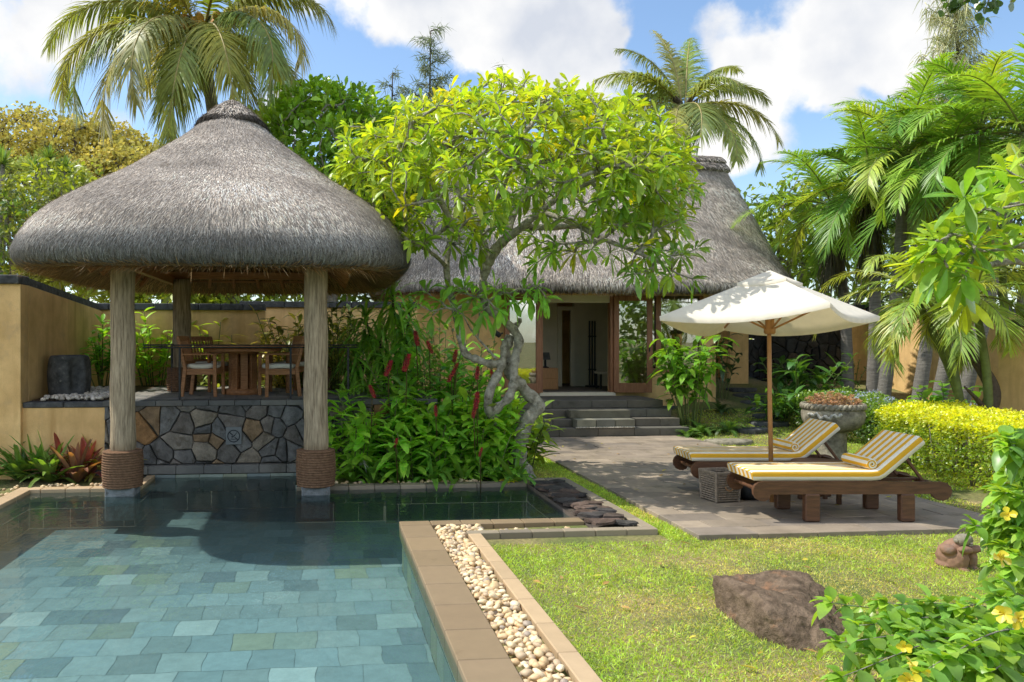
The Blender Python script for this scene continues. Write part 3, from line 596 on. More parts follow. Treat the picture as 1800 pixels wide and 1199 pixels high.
ub = MB(); lv2 = [(2.79,2.43,2.78,4.6),(2.80,2.2,2.55,4.5),(3.05,1.75,2.1,4.5),(3.5,1.15,1.5,4),(4.3,.5,.6,3),(4.5,.05,.05,2)]; G2 = thatch_shell([(a,b,c,d,0,0) for a,b,c,d in lv2])
ub.grid(G2, np.array([.30,.19,.10]), wrap=True); strands(ub, G2[::-1], 15000, .24, .006, straw_brown, lift=-.16, jit=.2, rows=(G2[::-1][:-1,0,2] < 3.3).astype(float))
ub.build('thatch_lining', M['thatch'], roof)
cb = MB(); lc = [(5.53,.02,.02,2,0,0),(5.50,.10,.11,2,0,0),(5.41,.24,.25,2,0,0),(5.31,.36,.39,2,0,0),(5.23,.44,.48,2.1,0,0),(5.14,.52,.58,2.3,0,0),(5.07,.54,.60,2.3,0,0),(5.03,.42,.46,2.3,0,0)]
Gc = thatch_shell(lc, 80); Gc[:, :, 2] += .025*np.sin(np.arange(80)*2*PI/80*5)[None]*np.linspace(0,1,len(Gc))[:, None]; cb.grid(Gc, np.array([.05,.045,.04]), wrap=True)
strands(cb, Gc, 6500, .12, .0055, lambda i, n: grey_straw()(i, n)*np.where(Gc[:-1,0,2][i] < 5.2, .13, .75)[:, None], lift=.1, jit=.16); cb.build('roof_cap', M['thatch'], roof)  # lower strands darkened in colour to paint a ring of shade under the cap
fb = MB(); 
for k, (x, a, b) in enumerate([(-1,0,0),(1,0,0)]): fb.bar((x*1.22,-2.2,2.93),(x*1.22,2.2,2.93),.10,.12)
for y in (-1.8,1.8): fb.bar((-1.35,y,3.03),(1.35,y,3.03),.10,.12)
for y in np.linspace(-1.7,1.7,7): 
    for s in (-1,1): fb.bar((s*1.75,y*1.05,2.84),(s*.15,y*.2,4.35),.05,.07)
for x in np.linspace(-1.1,1.1,6):
    for s in (-1,1): fb.bar((x,s*2.2,2.86),(x*.2,s*.2,4.35),.05,.07)
for q in range(4):
    zz = 2.95+.28*q; f = 1-.19*q; a, b = 1.72*f, 2.12*f
    for s in (-1,1): fb.bar((-a,s*b,zz),(a,s*b,zz),.03,.03); fb.bar((s*a,-b,zz+.004),(s*a,b,zz+.004),.03,.03)
fb.build('rafters', M['teak'], pav)
def post(x, y, zb, zrope0, zrope1, zt=2.95):
    p = np.array([x, y, 0])-o3; b = MB(); n = 12; zz = np.linspace(zb, zt, n)
    b.tube([(p[0]+.006*math.sin(i*1.3), p[1], q) for i, q in enumerate(zz)], [.157-.012*(q-zb)/3+.004*math.sin(i*2.1) for i, q in enumerate(zz)], 20)
    c = b.build('post', M['pole'], pav); r = MB(); k = int((zrope1-zrope0)/.031)
    prof = []
    for i in range(k):
        z0 = zrope0+i*.031; R = .243+.012*math.sin(i/k*PI)
        prof += [(R-.013, z0), (R, z0+.008), (R+.004, z0+.0155), (R, z0+.023)]
    prof = [(.15, zrope0)]+prof+[(.22, zrope0+k*.031), (.15, zrope0+k*.031+.005)]
    r.lathe(prof, 28, p); r.build('rope_binding', M['rope'], c)
    return c, p
for x, y in ((-2.53,10.28),(-.085,10.13)):
    c, p = post(x, y, .42, .05, .53); f = MB(); f.box(p+np.array([0,0,-.14]), (.36,.36,.42), bev=.015, col=(.33,.35,.36)); f.build('stone_foot', M['rubble'], c)
for x in (-2.40,-.10): post(x, 13.75, 1.3, 1.045, 1.46)

# ---- natural stone walls: real stones cut from a Voronoi pattern
def clip(poly, p, n):
    out = []
    for a, b in zip(poly, np.roll(poly, -1, 0)):
        da, db = np.dot(a-p, n), np.dot(b-p, n)
        if da <= 0: out.append(a)
        if (da < 0 < db) or (db < 0 < da): out.append(a+(b-a)*(da/(da-db)))
    return np.array(out)
def stonewall(mb, org, ux, w, h, cell, pal, gap=.012, depth=.05, asp=1.15):
    org = np.array(org, float); ux = nrm(ux); uz = np.array([0,0,1.]); nn = np.cross(ux, uz)      # nn points out of the wall
    pts = []; nxc = max(1, int(w/cell/asp)); nz = max(1, int(h/cell))
    for j in range(-1, nz+1):
        for i in range(-1, nxc+1):
            if rng.random() < .84: pts.append(((i+.5+.5*(j%2)*.6+U(-.62,.62))*w/nxc, (j+.5+U(-.55,.55))*h/nz))
    pts = np.array(pts)
    for k, c in enumerate(pts):
        poly = np.array([(0,0),(w,0),(w,h),(0,h)], float)
        for o in np.argsort(np.sum((pts-c)**2, 1))[1:16]:
            q = pts[o]; n = nrm(q-c); poly = clip(poly, (c+q)/2-n*gap*U(.5,1.4), n)
            if len(poly) < 3: break
        if len(poly) < 3: continue
        cc = poly.mean(0); A = cc+(poly-cc)*1.0; keep = [A[0]]
        for a in A[1:]:
            if np.linalg.norm(a-keep[-1]) > .03: keep.append(a)
        if len(keep) > 2 and np.linalg.norm(keep[0]-keep[-1]) < .03: keep.pop()
        if len(keep) < 3: continue
        if len(keep) < 14:
            R_ = []
            for p_, q_ in zip(keep, keep[1:]+keep[:1]):
                L_ = np.linalg.norm(np.array(q_)-p_); R_.append(p_)
                if L_ > .09:
                    for f_ in (.33,.67): R_.append(p_+(np.array(q_)-p_)*(f_+U(-.1,.1))+U(-.07,.03)*L_*nrm((p_+np.array(q_))/2-cc)*.6)
            keep = R_
        A = np.array(keep); B = cc+(A-cc)*.93; m = len(A); pr = depth*U(.7,1.2); tl = U(-.06,.06,2)
        def W3(P, dpt): return org+P[:, :1]*ux+P[:, 1:2]*uz+nn*np.asarray(dpt).reshape(-1, 1)
        dB = pr+(B-cc)@tl; V = np.vstack([W3(A, np.full(m, -.03)), W3(A, np.full(m, pr-.018)), W3(B, dB), W3(cc[None], [pr+.012])]); j = np.arange(m); j2 = (j+1) % m
        col = np.array(pal[rng.integers(len(pal))])*U(.75,1.25)
        mb.add(V, [np.stack([j,j2,m+j2,m+j],-1), np.stack([m+j,m+j2,2*m+j2,2*m+j],-1), np.stack([2*m+j,2*m+j2,0*j+3*m],-1)], col, 0, False)
DK = [(.18,.182,.18),(.21,.206,.198),(.15,.152,.15),(.25,.235,.21),(.27,.245,.21),(.19,.192,.19),(.22,.20,.18),(.30,.26,.205)]; OR = [(.54,.25,.07),(.45,.25,.11),(.36,.25,.15)]
YF = 11.56; PT = 1.04
pl = thing('stone_platform', 'raised stone platform with a dark rubble front under the thatched pavilion', 'platform', (-1.3, YF, 0)); op = np.array([-1.3, YF, 0])
b = MB(); b.box((-.15+.0, 2.2, .47), (4.1, 4.3, .98), col=(.1,.09,.085)); b.build('core', M['mortar'], pl)
b = MB(); stonewall(b, np.array([-3.1, YF+.03, .13])-op, (1,0,0), 4.2, .84, .20, DK*3+OR[:2]+OR[2:]*2, gap=.005, depth=.045); stonewall(b, np.array([-3.1, YF+.03, -.55])-op, (1,0,0), 4.2, .52, .22, DK); b.build('rubble_front', M['rubble'], pl)
b = MB(); slabrow(b, -1.95, 1.95, -.12, .06, 10, 0.0, .12, [(.20,.195,.18),(.17,.17,.16)], 'x'); b.build('base_ledge', M['slate'], pl)
b = MB(); tilesheet(b, -3.12+1.3, 3.0, .28, 4.3, .40, .30, PT, [(.27,.255,.23),(.31,.29,.255),(.24,.235,.215)], thick=.05, jit=.002); b.build('paving', M['slate'], pl)
b = MB(); slabrow(b, -3.12+1.3, 3.0, -.03, .275, 13, PT-.075, PT+.003, [(.15,.15,.145),(.18,.18,.165),(.12,.125,.125)], 'x'); b.build('edge_slabs', M['slate'], pl)

# no-diving plaque on the rubble front
sx0, sz0 = XY(410.5, 11.5), onY(410, 767, 11.5)[2]
sg = thing('no_diving_sign', 'small grey square plaque with a crossed-out diver fixed to the rubble wall', 'sign', (sx0, YF-.028, sz0))
b = MB(); b.box((0,0,0), (.225,.02,.255), bev=.004); b.build('plate', M['plaque'], sg)
def ring(mb, r0, r1, y, n=40, c=(0,0)):
    t = np.arange(n+1)*2*PI/n; mb.grid(np.stack([np.stack([c[0]+r*np.cos(t), 0*t+y, c[1]+r*np.sin(t)], -1) for r in (r0, r1)]), smooth=False)
def strip2(mb, a, b, w, y):
    a = np.array(a); b = np.array(b); n = nrm(np.array([-(b-a)[1], (b-a)[0]]))*w/2; P = [a+n, b+n, b-n, a-n]; mb.add([(p[0], y, p[1]) for p in P], [[[0,1,2,3]]], (1,1,1), 0, False)
b = MB(); ring(b, .076, .092, -.0125, c=(0,-.004)); strip2(b, (-.06,.052), (-.012,.008), .017, -.0125); strip2(b, (.014,-.022), (.062,-.062), .017, -.0125)
strip2(b, (.045,.048), (.012,.004), .010, -.0127); strip2(b, (.016,.008), (-.02,-.018), .019, -.0123); strip2(b, (-.018,-.014), (-.03,-.038), .008, -.0129)
strip2(b, (-.045,-.052), (.03,-.054), .006, -.0131); strip2(b, (-.03,-.042), (.0,-.046), .005, -.0133)
t = np.arange(12)*2*PI/12; b.add([(-.022+.011*math.cos(a), -.0135, -.01+.011*math.sin(a)) for a in t], [np.arange(12)[None]], (1,1,1), 0, False)
b.build('symbol', M['paint'], sg)
# railing
rl = thing('metal_railing', 'thin black metal railing along the front edge of the platform', 'railing', (-1.3, YF+.1, PT)); b = MB()
xr = XY(628, YF+.1)+1.3; xl = XY(252, YF+.1)+1.3
for zz in (.80,.765): b.tube([(xl,0,zz),(xr,0,zz)], .011, 6); b.tube([(xl,0,zz),(xl+.05,2.1,zz)], .011, 6)
b.build('rail', M['iron'], rl)
for px in (316,511,612): b = MB(); x = XY(px, YF+.1)+1.3; b.box((x,0,.385), (.03,.03,.77), bev=.003); b.build('post', M['iron'], rl)
b = MB(); b.box((xl+.05,1.9,.385), (.03,.03,.77), bev=.003); b.build('post', M['iron'], rl)

# ---- dining table and chairs
tp = at(427, 610, 12.75); tb = thing('dining_table', 'round dark wooden dining table on a slatted pedestal in the pavilion', 'table', (tp[0], tp[1], PT))
b = MB(); b.lathe([(0,.80),(.70,.80),(.735,.79),(.74,.775),(.735,.755),(.69,.75),(.0,.75)], 36); b.build('tabletop', M['teak'], tb)
b = MB(); b.lathe([(.60,.75),(.62,.75),(.62,.69),(.60,.69)], 30); b.build('apron', M['teak'], tb)
b = MB()
for i in range(8): a = i*PI/4+.2; b.box((.2*math.cos(a), .2*math.sin(a), .39), (.05,.115,.70), a, .005)
b.lathe([(0,.09),(.30,.09),(.31,.05),(.31,0),(0,0)], 8); b.lathe([(0,.7),(.26,.7),(.26,.66),(0,.66)], 8); b.lathe([(0,.66),(.12,.66),(.12,.09),(0,.09)], 8); b.build('pedestal', M['teak'], tb)
def make_chair(name, label, loc, rz):
    c = thing(name, label, 'chair', loc, rz, 'wooden armchairs round the pavilion table')     # local: faces +x
    for s in (-1,1):
        b = MB(); b.bar((.25,s*.25,0),(.24,s*.25,.64),.042,.05); b.build('leg', M['teak'], c)
        b = MB(); b.bar((-.27,s*.25,0),(-.22,s*.25,.44),.04,.055); b.bar((-.22,s*.25,.43),(-.33,s*.25,.91),.04,.05); b.build('leg', M['teak'], c)
        b = MB(); b.bar((-.27,s*.25,.65),(.28,s*.255,.655),.055,.025); b.build('armrest', M['teak'], c)
    b = MB(); b.box((0,0,.415), (.50,.52,.03), bev=.004)
    for s in (-1,1): b.box((0,s*.237,.37), (.47,.025,.065), bev=.003)
    for x in (-.22,.235): b.box((x,0,.368), (.025,.455,.06), bev=.003)
    b.build('seat', M['teak'], c)
    b = MB(); b.bar((-.33,-.27,.90),(-.33,.27,.90),.035,.075); b.bar((-.245,-.23,.52),(-.245,.23,.52),.03,.05)
    for k in range(7): y = -.195+.065*k; b.bar((-.247,y,.52),(-.325,y,.87),.03,.014)
    b.build('backrest', M['teak'], c)
    b = MB(); G = []
    for i, zz in enumerate((.432,.445,.475,.50,.505)):
        f = (.90,.98,1,.95,.6)[i]; t = np.arange(32)*2*PI/32; G.append(np.stack([.235*f*np.sign(np.cos(t))*np.abs(np.cos(t))**.45+.01, .235*f*np.sign(np.sin(t))*np.abs(np.sin(t))**.45, 0*t+zz+.006*np.sin(t*5)], -1))
    G.append(G[-1]*0+np.array([.01,0,.512])); b.grid(np.array(G), wrap=True); b.build('cushion', M['white_cush'], c); return c
def onP(px, d): p = at(px, 600, d); return (p[0], p[1], PT+.002)
ch = make_chair('dining_chair', 'front left armchair of the pavilion table, facing right with a white cushion', onP(358,12.35), -.12)
dup(ch, onP(490,12.3), PI+.30, 'front right armchair of the pavilion table, facing left with a white cushion')
dup(ch, onP(372,13.5), -.75, 'rear left armchair half hidden behind the pavilion table')
dup(ch, onP(512,13.3), PI+.65, 'rear right armchair behind the pavilion table, next to the front right post')

# ---- carved stone drum fountain on the pebbles
fp = onY(122, 655, 12.4); dr = thing('stone_drum', 'squat black carved stone drum standing on white pebbles by the ochre wall', 'stone ornament', (fp[0], 12.4, PT))
b = MB(); t = np.arange(64)*2*PI/64; prof = [(0,0),(.24,0),(.285,.02),(.30,.12),(.315,.32),(.305,.50),(.285,.60),(.26,.635),(.2,.645),(0,.65)]; prof = smooth_path(prof, 4)
G = np.array([[(r*math.cos(a), r*.95*math.sin(a), z) for a in t] for r, z in prof])
a0 = np.arctan2(G[:, :, 1], G[:, :, 0]); g = np.exp(-((a0+.95)/.30)**4)*np.exp(-((G[:, :, 2]-.33)/.24)**4); rr = np.hypot(G[:, :, 0], G[:, :, 1]); k = 1-.42*g*(rr > .2)+.05*np.exp(-((a0+.5)/.1)**2)*(rr > .25); G[:, :, 0] *= k; G[:, :, 1] *= k
b.grid(G, wrap=True); b.build('drum', M['cap'], dr)

# ---- garden walls in ochre plaster with dark capping stones
def gwall(label, pts, z0, z1s, th=.28, capo=.05, capt=.13, m='ochre', name='garden_wall', lowcol=None):
    pts = [np.array(p, float) for p in pts]; t = thing(name, label, 'garden wall', (*pts[0], 0)); o = pts[0]; b = MB(); c = MB()
    for k in range(len(pts)-1):
        a, e = pts[k]-o, pts[k+1]-o; d = nrm(e-a); n = np.array([-d[1], d[0]]); za, zb = z1s[k], z1s[k+1]
        ext = th*.0 if k == 0 else 0
        def prism(mb, off0, off1, lo0, lo1, hi0, hi1, col=(1,1,1)):
            V = [(*(a+n*off0), lo0),(*(e+n*off0), lo1),(*(e+n*off1), lo1),(*(a+n*off1), lo0),(*(a+n*off0), hi0),(*(e+n*off0), hi1),(*(e+n*off1), hi1),(*(a+n*off1), hi0)]
            mb.add(V, [[[0,1,5,4],[1,2,6,5],[2,3,7,6],[3,0,4,7],[4,5,6,7],[3,2,1,0]]], col, 0, False)
        prism(b, 0, th, z0, z0, za, zb)
        L = np.linalg.norm(e-a); ns = max(2, int(L/.42))
        for i in range(ns):
            p, q = a+d*(L*i/ns+.004), a+d*(L*(i+1)/ns-.004); zz = za+(zb-za)*(i+.5)/ns; m_ = (p+q)/2+n*th/2
            c.box((*m_, zz+capt/2), (np.linalg.norm(q-p), th+2*capo, capt), math.atan2(d[1], d[0]), .012, ry=-math.atan2((zb-za), L), col=(1,1,1))
    b.build('plaster', M[m], t); c.build('capping', M['cap'], t); return t
XW = XY(36, 11.5)
gwall('tall ochre wall with a dark stone cap at the left edge of the photo', [(XW,11.5),(-8,11.5)][::-1], -.1, [2.70,2.70], th=.30)
gwall('ochre side wall running back behind the stone drum', [(XW,11.52),(XW,15.6)][::-1], -.1, [2.42,2.70], th=-.30) if False else gwall('ochre side wall running back behind the stone drum', [(XW-.3,11.82),(XW-.3,15.9)], -.1, [2.70,2.46], th=-.30)
gwall('low ochre wall with a ledge under the white pebbles at the left', [(-3.1,YF+.02),(XW,YF+.02)][::-1], -.1, [.95,.95], th=.3, capo=.02, capt=.08)
b = MB(); b.box(((XW-3.1)/2, 13.9, .55), (abs(XW+3.1)-.02, 4.0, .98)); b.build('ledge_fill', M['soil'], kind='structure')
gwall('ochre rear wall seen between the pavilion posts', [(XW-.3,15.62),(XY(466,15.6),15.62)], 0, [2.50,2.50], th=.3)
gwall('shaded ochre rear wall behind the dark bushes right of the pavilion', [(XY(466,15.6)-.6,16.6),(2.0,16.6)], 0, [2.60,2.60], th=.3)

# ================= house =================
HY = 17.5; FZ = .72
hs = thing('thatched_house', 'ochre garden house with a steep grey thatched roof behind the frangipani tree', 'house', (6.2, HY, 0)); oh = np.array([6.2, HY, 0])
HX0, HX1 = 1.6, 9.12; DX0, DX1 = XY(950,HY), XY(1076,HY); WX0, WX1 = XY(1140,HY), XY(1236,HY); DT = 2.95; HB = 21.6
lv = [(6.36,3.83,.40,2.78),(6.0,4.035,.62,2.78),(5.3,4.38,1.15,2.78),(4.5,4.693,1.80,2.78),(3.8,4.956,2.38,2.78),(3.42,5.09,2.75,2.8),(3.2,5.14,2.90,2.9),(3.06,5.14,2.92,2.9),(2.97,5.04,2.82,2.9)]
RCX, RCY = 6.30-6.2, 19.15-HY
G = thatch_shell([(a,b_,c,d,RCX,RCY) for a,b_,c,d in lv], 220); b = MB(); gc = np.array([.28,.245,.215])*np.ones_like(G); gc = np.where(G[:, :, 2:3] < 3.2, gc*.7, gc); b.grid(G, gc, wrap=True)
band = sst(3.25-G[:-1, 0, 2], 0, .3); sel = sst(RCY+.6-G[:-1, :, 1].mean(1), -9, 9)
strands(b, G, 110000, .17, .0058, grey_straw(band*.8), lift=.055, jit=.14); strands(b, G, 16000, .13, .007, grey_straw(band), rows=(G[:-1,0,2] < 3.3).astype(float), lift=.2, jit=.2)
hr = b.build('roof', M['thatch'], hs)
Gu = thatch_shell([(2.96,5.11,2.82,3.1,RCX,RCY),(3.0,4.9,2.6,3.1,RCX,RCY),(3.6,4.1,1.6,3,RCX,RCY)], 120); b = MB(); b.grid(Gu, np.array([.12,.075,.04]), wrap=True); strands(b, Gu[::-1], 9000, .2, .009, straw_brown, lift=-.1, jit=.2, rows=(Gu[::-1][:-1,0,2] < 3.1).astype(float)); b.build('thatch_lining', M['thatch'], hr)
b = MB(); Gc = thatch_shell([(6.60,3.72,.05,3,RCX,RCY),(6.58,3.82,.20,3,RCX,RCY),(6.50,3.91,.34,3,RCX,RCY),(6.43,3.94,.40,3,RCX,RCY),(6.40,3.87,.36,3,RCX,RCY),(6.36,3.95,.44,3,RCX,RCY),(6.22,4.02,.56,3,RCX,RCY),(6.16,3.95,.52,3,RCX,RCY)], 120); b.grid(Gc, np.array([.13,.115,.10]), wrap=True); strands(b, Gc, 7000, .13, .008, grey_straw(), lift=.12, jit=.2); b.build('ridge_cap', M['thatch'], hr)
b = MB()
def wbox(mb, x0, x1, y0, y1, z0, z1): mb.box(((x0+x1)/2-oh[0], (y0+y1)/2-oh[1], (z0+z1)/2), (x1-x0, y1-y0, z1-z0), bev=0)
T = .28
for x0, x1, z0, z1 in ((HX0,DX0,0,3.2),(DX0,WX0,DT,3.2),(DX1,WX0,0,DT),(WX0,WX1,0,1.22),(WX0,WX1,DT,3.2),(WX1,HX1,0,3.2),(DX0,DX1,0,FZ-.002)): wbox(b, x0, x1, HY, HY+T, z0, z1)
wbox(b, HX0, HX0+T, HY+T, HY+.8, 0, 3.2); wbox(b, HX0, HX0+T, HB-.8, HB, 0, 3.2); wbox(b, HX0, HX0+T, HY+.8, HB-.8, 2.9, 3.2); wbox(b, HX1-T, HX1, HY+T, HB, 0, 3.2); wbox(b, HX0+T, HX1-T, HB-T, HB, 0, 3.2); b.build('wall', M['ochre'], hs)  # left side wall mostly open, an unseen gap added to let daylight in
b = MB(); wbox(b, WX0-.3, HX1+.03, HY-.04, HY-.002, 0, .40); b.build('plinth', M['cap'], hs)
b = MB(); X2 = (DX0+DX1)/2
wbox(b, HX0+T, HX1-T, HY+T, HB-T, .3, FZ); 
b.build('floor', M['slate'], hs).data.attributes['lc'].data.foreach_set('color', np.tile([.16,.14,.12,1], len(b.V)*8 if False else sum(len(v) for v in b.V)).astype(np.float32))
b = MB(); wbox(b, HX0+T, HX1-T, HY+T, HB-T, 3.0, 3.1); wbox(b, XY(1005,20.2), HX1-T, 20.0, 20.15, FZ, 3.0); wbox(b, HX0+T, XY(975,20.2), 20.0, 20.15, FZ, 3.0); b.build('inner_wall', M['plaster'], hs)
b = MB(); wbox(b, XY(975,20.2), XY(983,20.2), 19.95, 20.05, FZ, 2.7); wbox(b, XY(998,20.2), XY(1006,20.2), 19.95, 20.05, FZ, 2.7); wbox(b, XY(975,20.2), XY(1006,20.2), 19.95, 20.05, 2.7, 2.8); b.build('inner_door_frame', M['plaster'], hs)
b = MB(); wbox(b, DX0-.03, DX1+.06, HY-.06, HY+.2, FZ-.07, FZ+.004); b.build('threshold', M['ivory'], hs)
b = MB(); wbox(b, DX0, DX1, HY+.02, HY+.16, DT-.17, DT); wbox(b, WX0+.05, WX1-.03, HY+.05, HY+.15, DT-.14, DT); b.build('roller_blind', M['ivory'], hs)
b = MB()
for x in (DX0-.04, DX1-.05): wbox(b, x, x+.09, HY-.03, HY+.12, FZ, DT)
b.build('door_frame', M['door'], hs)
def leafdoor(hx, sgn, ang, label):
    """a glazed door leaf hinged at hx on the wall face"""
    e = bpy.data.objects.new('door', None)
    w, z0, z1 = .86, FZ+.0, DT-.01; b = MB(); st = .115; b.box((sgn*st/2,0,(z0+z1)/2), (st,.05,z1-z0), bev=.004); b.box((sgn*(w-st/2),0,(z0+z1)/2), (st,.05,z1-z0), bev=.004)
    b.box((sgn*w/2,0,z0+.11), (w-2*st-.004,.046,.22), bev=.003); b.box((sgn*w/2,0,z1-.06), (w-2*st-.004,.046,.12), bev=.003)
    o = b.build('door', M['door'], hs); o.location = (hx-oh[0], -.06, 0); o.rotation_euler = (0,0,ang); o['label'] = label
    g = MB(); g.box((sgn*w/2,0,(z0+z1)/2+.05), (w-2*st+.01,.010,z1-z0-.33)); g.build('pane', M['glass'], o)
    h = MB(); h.box((sgn*(w-.06),-.04,z0+1.0), (.02,.03,.13), bev=.004); h.build('handle', M['iron'], o)
leafdoor(DX0-.01, -1, .10, 'left open glazed door leaf'); leafdoor(DX1+.02, 1, -.13, 'right open glazed door leaf')
b = MB(); mx_ = XY(1157,HY)
for x0, x1 in ((WX0,WX0+.09),(mx_-.06,mx_+.06),(WX1-.09,WX1)): wbox(b, x0, x1, HY-.02, HY+.10, 1.25, DT)
wbox(b, WX0-.02, WX1+.02, HY-.05, HY+.14, 1.19, 1.27); wi = b.build('window', M['door'], hs)
b = MB(); wbox(b, WX0+.09, mx_-.06, HY+.03, HY+.04, 1.27, DT); wbox(b, mx_+.06, WX1-.09, HY+.03, HY+.04, 1.27, DT); b.build('pane', M['glass'], wi)
# steps
st = thing('stone_steps', 'broad dark stone steps rising from the terrace to the open house door', 'steps', (5.7, 16.2, 0)); os_ = np.array([5.7,16.2,0])
SP = [(.15,.135,.11),(.17,.15,.12),(.13,.12,.10),(.165,.155,.13)]
for i, (y, z, xr) in enumerate(((15.18,.16,7.36),(15.48,.32,7.30),(15.78,.48,7.26),(16.10,.645,7.22))):
    b = MB(); x = 3.9
    while x < xr-.05:
        w = min(U(.5,.9), xr-x); b.box((x+w/2-os_[0], (y+HY-.05)/2-os_[1], z-.08), (w-.005, HY-.05-y, .16), bev=.008, col=np.array(SP[rng.integers(4)])*U(.9,1.1)); x += w
    b.build('step', M['slate'], st)
b = MB()
for i in range(3): x = XY(1008,15.4)+i*.40; b.box((x+.2-os_[0], 15.33-os_[1], .248), (.39,.28,.17), bev=.006, col=np.array([(.30,.29,.22),(.19,.19,.16),(.23,.22,.17)][i]))
b.box((XY(1000,15.6)+.62-os_[0], 15.63-os_[1], .41), (1.25,.28,.16), bev=.006, col=(.17,.16,.12)); b.build('planter_insert', M['slate'], st)
b = MB()
for i in range(34): b.ell((XY(1010,15.3)+i*.036-os_[0], 15.165+U(0,.02)-os_[1], .178), (.024,.02,.016), sub=1, col=np.array((.6,.55,.45))*U(.7,1.1))
b.build('pebble_row', M['pebble'], st)
# things indoors
lp = np.array([XY(1041,19.6), 19.6, FZ]); fl = thing('floor_lamp', 'tall thin black stand of three slats inside the house doorway', 'floor lamp', lp); b = MB()
for k in (-.07,0,.07): b.box((k,0,.85), (.035,.035,1.7), bev=.004)
b.build('slats', M['paint'], fl); b = MB(); b.box((0,0,.02), (.28,.28,.04), bev=.006); b.box((0,0,.45), (.2,.06,.03)); b.box((0,0,1.3), (.2,.06,.03)); b.build('frame', M['paint'], fl)
cp = np.array([XY(955,18.9), 18.9, FZ]); cb_ = thing('wooden_cabinet', 'low brown wooden drawer cabinet just inside the house door', 'cabinet', cp)
b = MB(); b.box((0,0,.26), (.62,.45,.52), bev=.008); b.build('body', M['umbwood'], cb_)
for k in range(2): b = MB(); b.box((0,-.232,.14+.23*k), (.58,.012,.21), bev=.004); b.build('drawer', M['umbwood'], cb_)
vp = thing('table_lamp', 'small dark lamp standing on the wooden cabinet indoors', 'lamp', cp+np.array([.05,0,.521])); b = MB(); b.lathe([(0,0),(.09,0),(.09,.02),(.03,.04),(.025,.22),(0,.22)], 14); b.build('base', M['paint'], vp); b = MB(); b.lathe([(.13,.20),(.10,.38),(.095,.38),(.125,.20)], 18); b.build('lamp_shade', M['cap'], vp)
sp_ = np.array([XY(1064,18.8), 18.8, FZ]); sl_ = thing('stool', 'low dark stool with a pale top inside the doorway on the right', 'stool', sp_); b = MB(); b.box((0,0,.40), (.42,.40,.06), bev=.01); b.build('seat', M['plaster'], sl_)
for x in (-.17,.17):
    for y in (-.16,.16): b = MB(); b.box((x,y,.185), (.04,.04,.37)); b.build('leg', M['paint'], sl_)

# ---- walls right of the house
def slabthing(name, label, cat, px0, px1, Y, z0, z1, th, m, capz=0):
    x0, x1 = XY(px0, Y), XY(px1, Y); t = thing(name, label, cat, ((x0+x1)/2, Y, 0)); b = MB(); b.box((0, th/2, (z0+z1)/2), (x1-x0, th, z1-z0), bev=.01); b.build('plaster', M[m], t)
    if capz: b = MB(); b.box((0, th/2, z1+capz/2), (x1-x0+.08, th+.08, capz), bev=.012); b.build('capping', M['cap'], t)
    return t
slabthing('garden_wall', 'ochre wall pier beside the gap with the outside steps', 'garden wall', 1283, 1316, 19.6, 0, 2.75, .5, 'ochre', .12)
slabthing('garden_wall', 'narrow shaded ochre wall joining the house corner to the pier', 'garden wall', 1256, 1285, 20.4, 0, 2.9, .3, 'ochre')
dx0, dx1, DY = XY(1346,19.8), XY(1486,19.8), 19.8
dw = thing('stone_wall', 'dark rubble stone wall behind the parasol pole and green cordylines', 'stone wall', (dx0, DY, 0)); b = MB(); b.box(((dx1-dx0)/2, .25, 1.4), (dx1-dx0-.02, .4, 2.8)); b.build('core', M['mortar'], dw)
b = MB(); stonewall(b, (0,.03,.2), (1,0,0), dx1-dx0, 2.55, .24, [(.05,.05,.05),(.06,.055,.05),(.075,.065,.055),(.045,.045,.045),(.10,.075,.055)], depth=.05); stonewall(b, (0,1.2,.2), (0,-1,0), 1.15, 2.55, .24, [(.05,.05,.05),(.06,.055,.05)], depth=.05); b.build('rubble_front', M['rubble'], dw)
b = MB(); b.box(((dx1-dx0)/2, .25, 2.82), (dx1-dx0+.06, .5, .1), bev=.01); b.build('capping', M['cap'], dw)
gwall('ochre wall piece to the right of the dark rubble wall', [(dx1,DY+.1),(XY(1534,19.7),DY+.1)], .2, [2.75,2.75], th=.3)
gwall('pale sunlit ochre wall behind the grey palm trunks', [(XY(1534,19.7),DY+.12),(XY(1768,15.2),15.2)], .1, [2.7,2.45], th=.3)
wr = at(1755, 600, 12.6)
gwall('ochre wall with palm shadows at the right edge of the photo', [(wr[0]+3.2,-2+wr[1]-5),(wr[0],wr[1])][::-1], -.1, [2.12,2.12], th=.3, capt=.12)
# outside steps in the gap
ox = XY(1330,21.2); os2 = thing('outdoor_steps', 'small stone steps climbing through the gap between the ochre pier and the dark wall', 'steps', (ox, 21.0, .6))
for i in range(4): b = MB(); b.box((0, .2+.3*i, .09+.16*i), (1.0,.34,.16), bev=.01, col=(.27,.235,.19)); b.build('step', M['slate'], os2)
b = MB(); b.box((0,1.75,.62), (1.6,.25,.45)); b.build('end_wall', M['ochre'], os2)
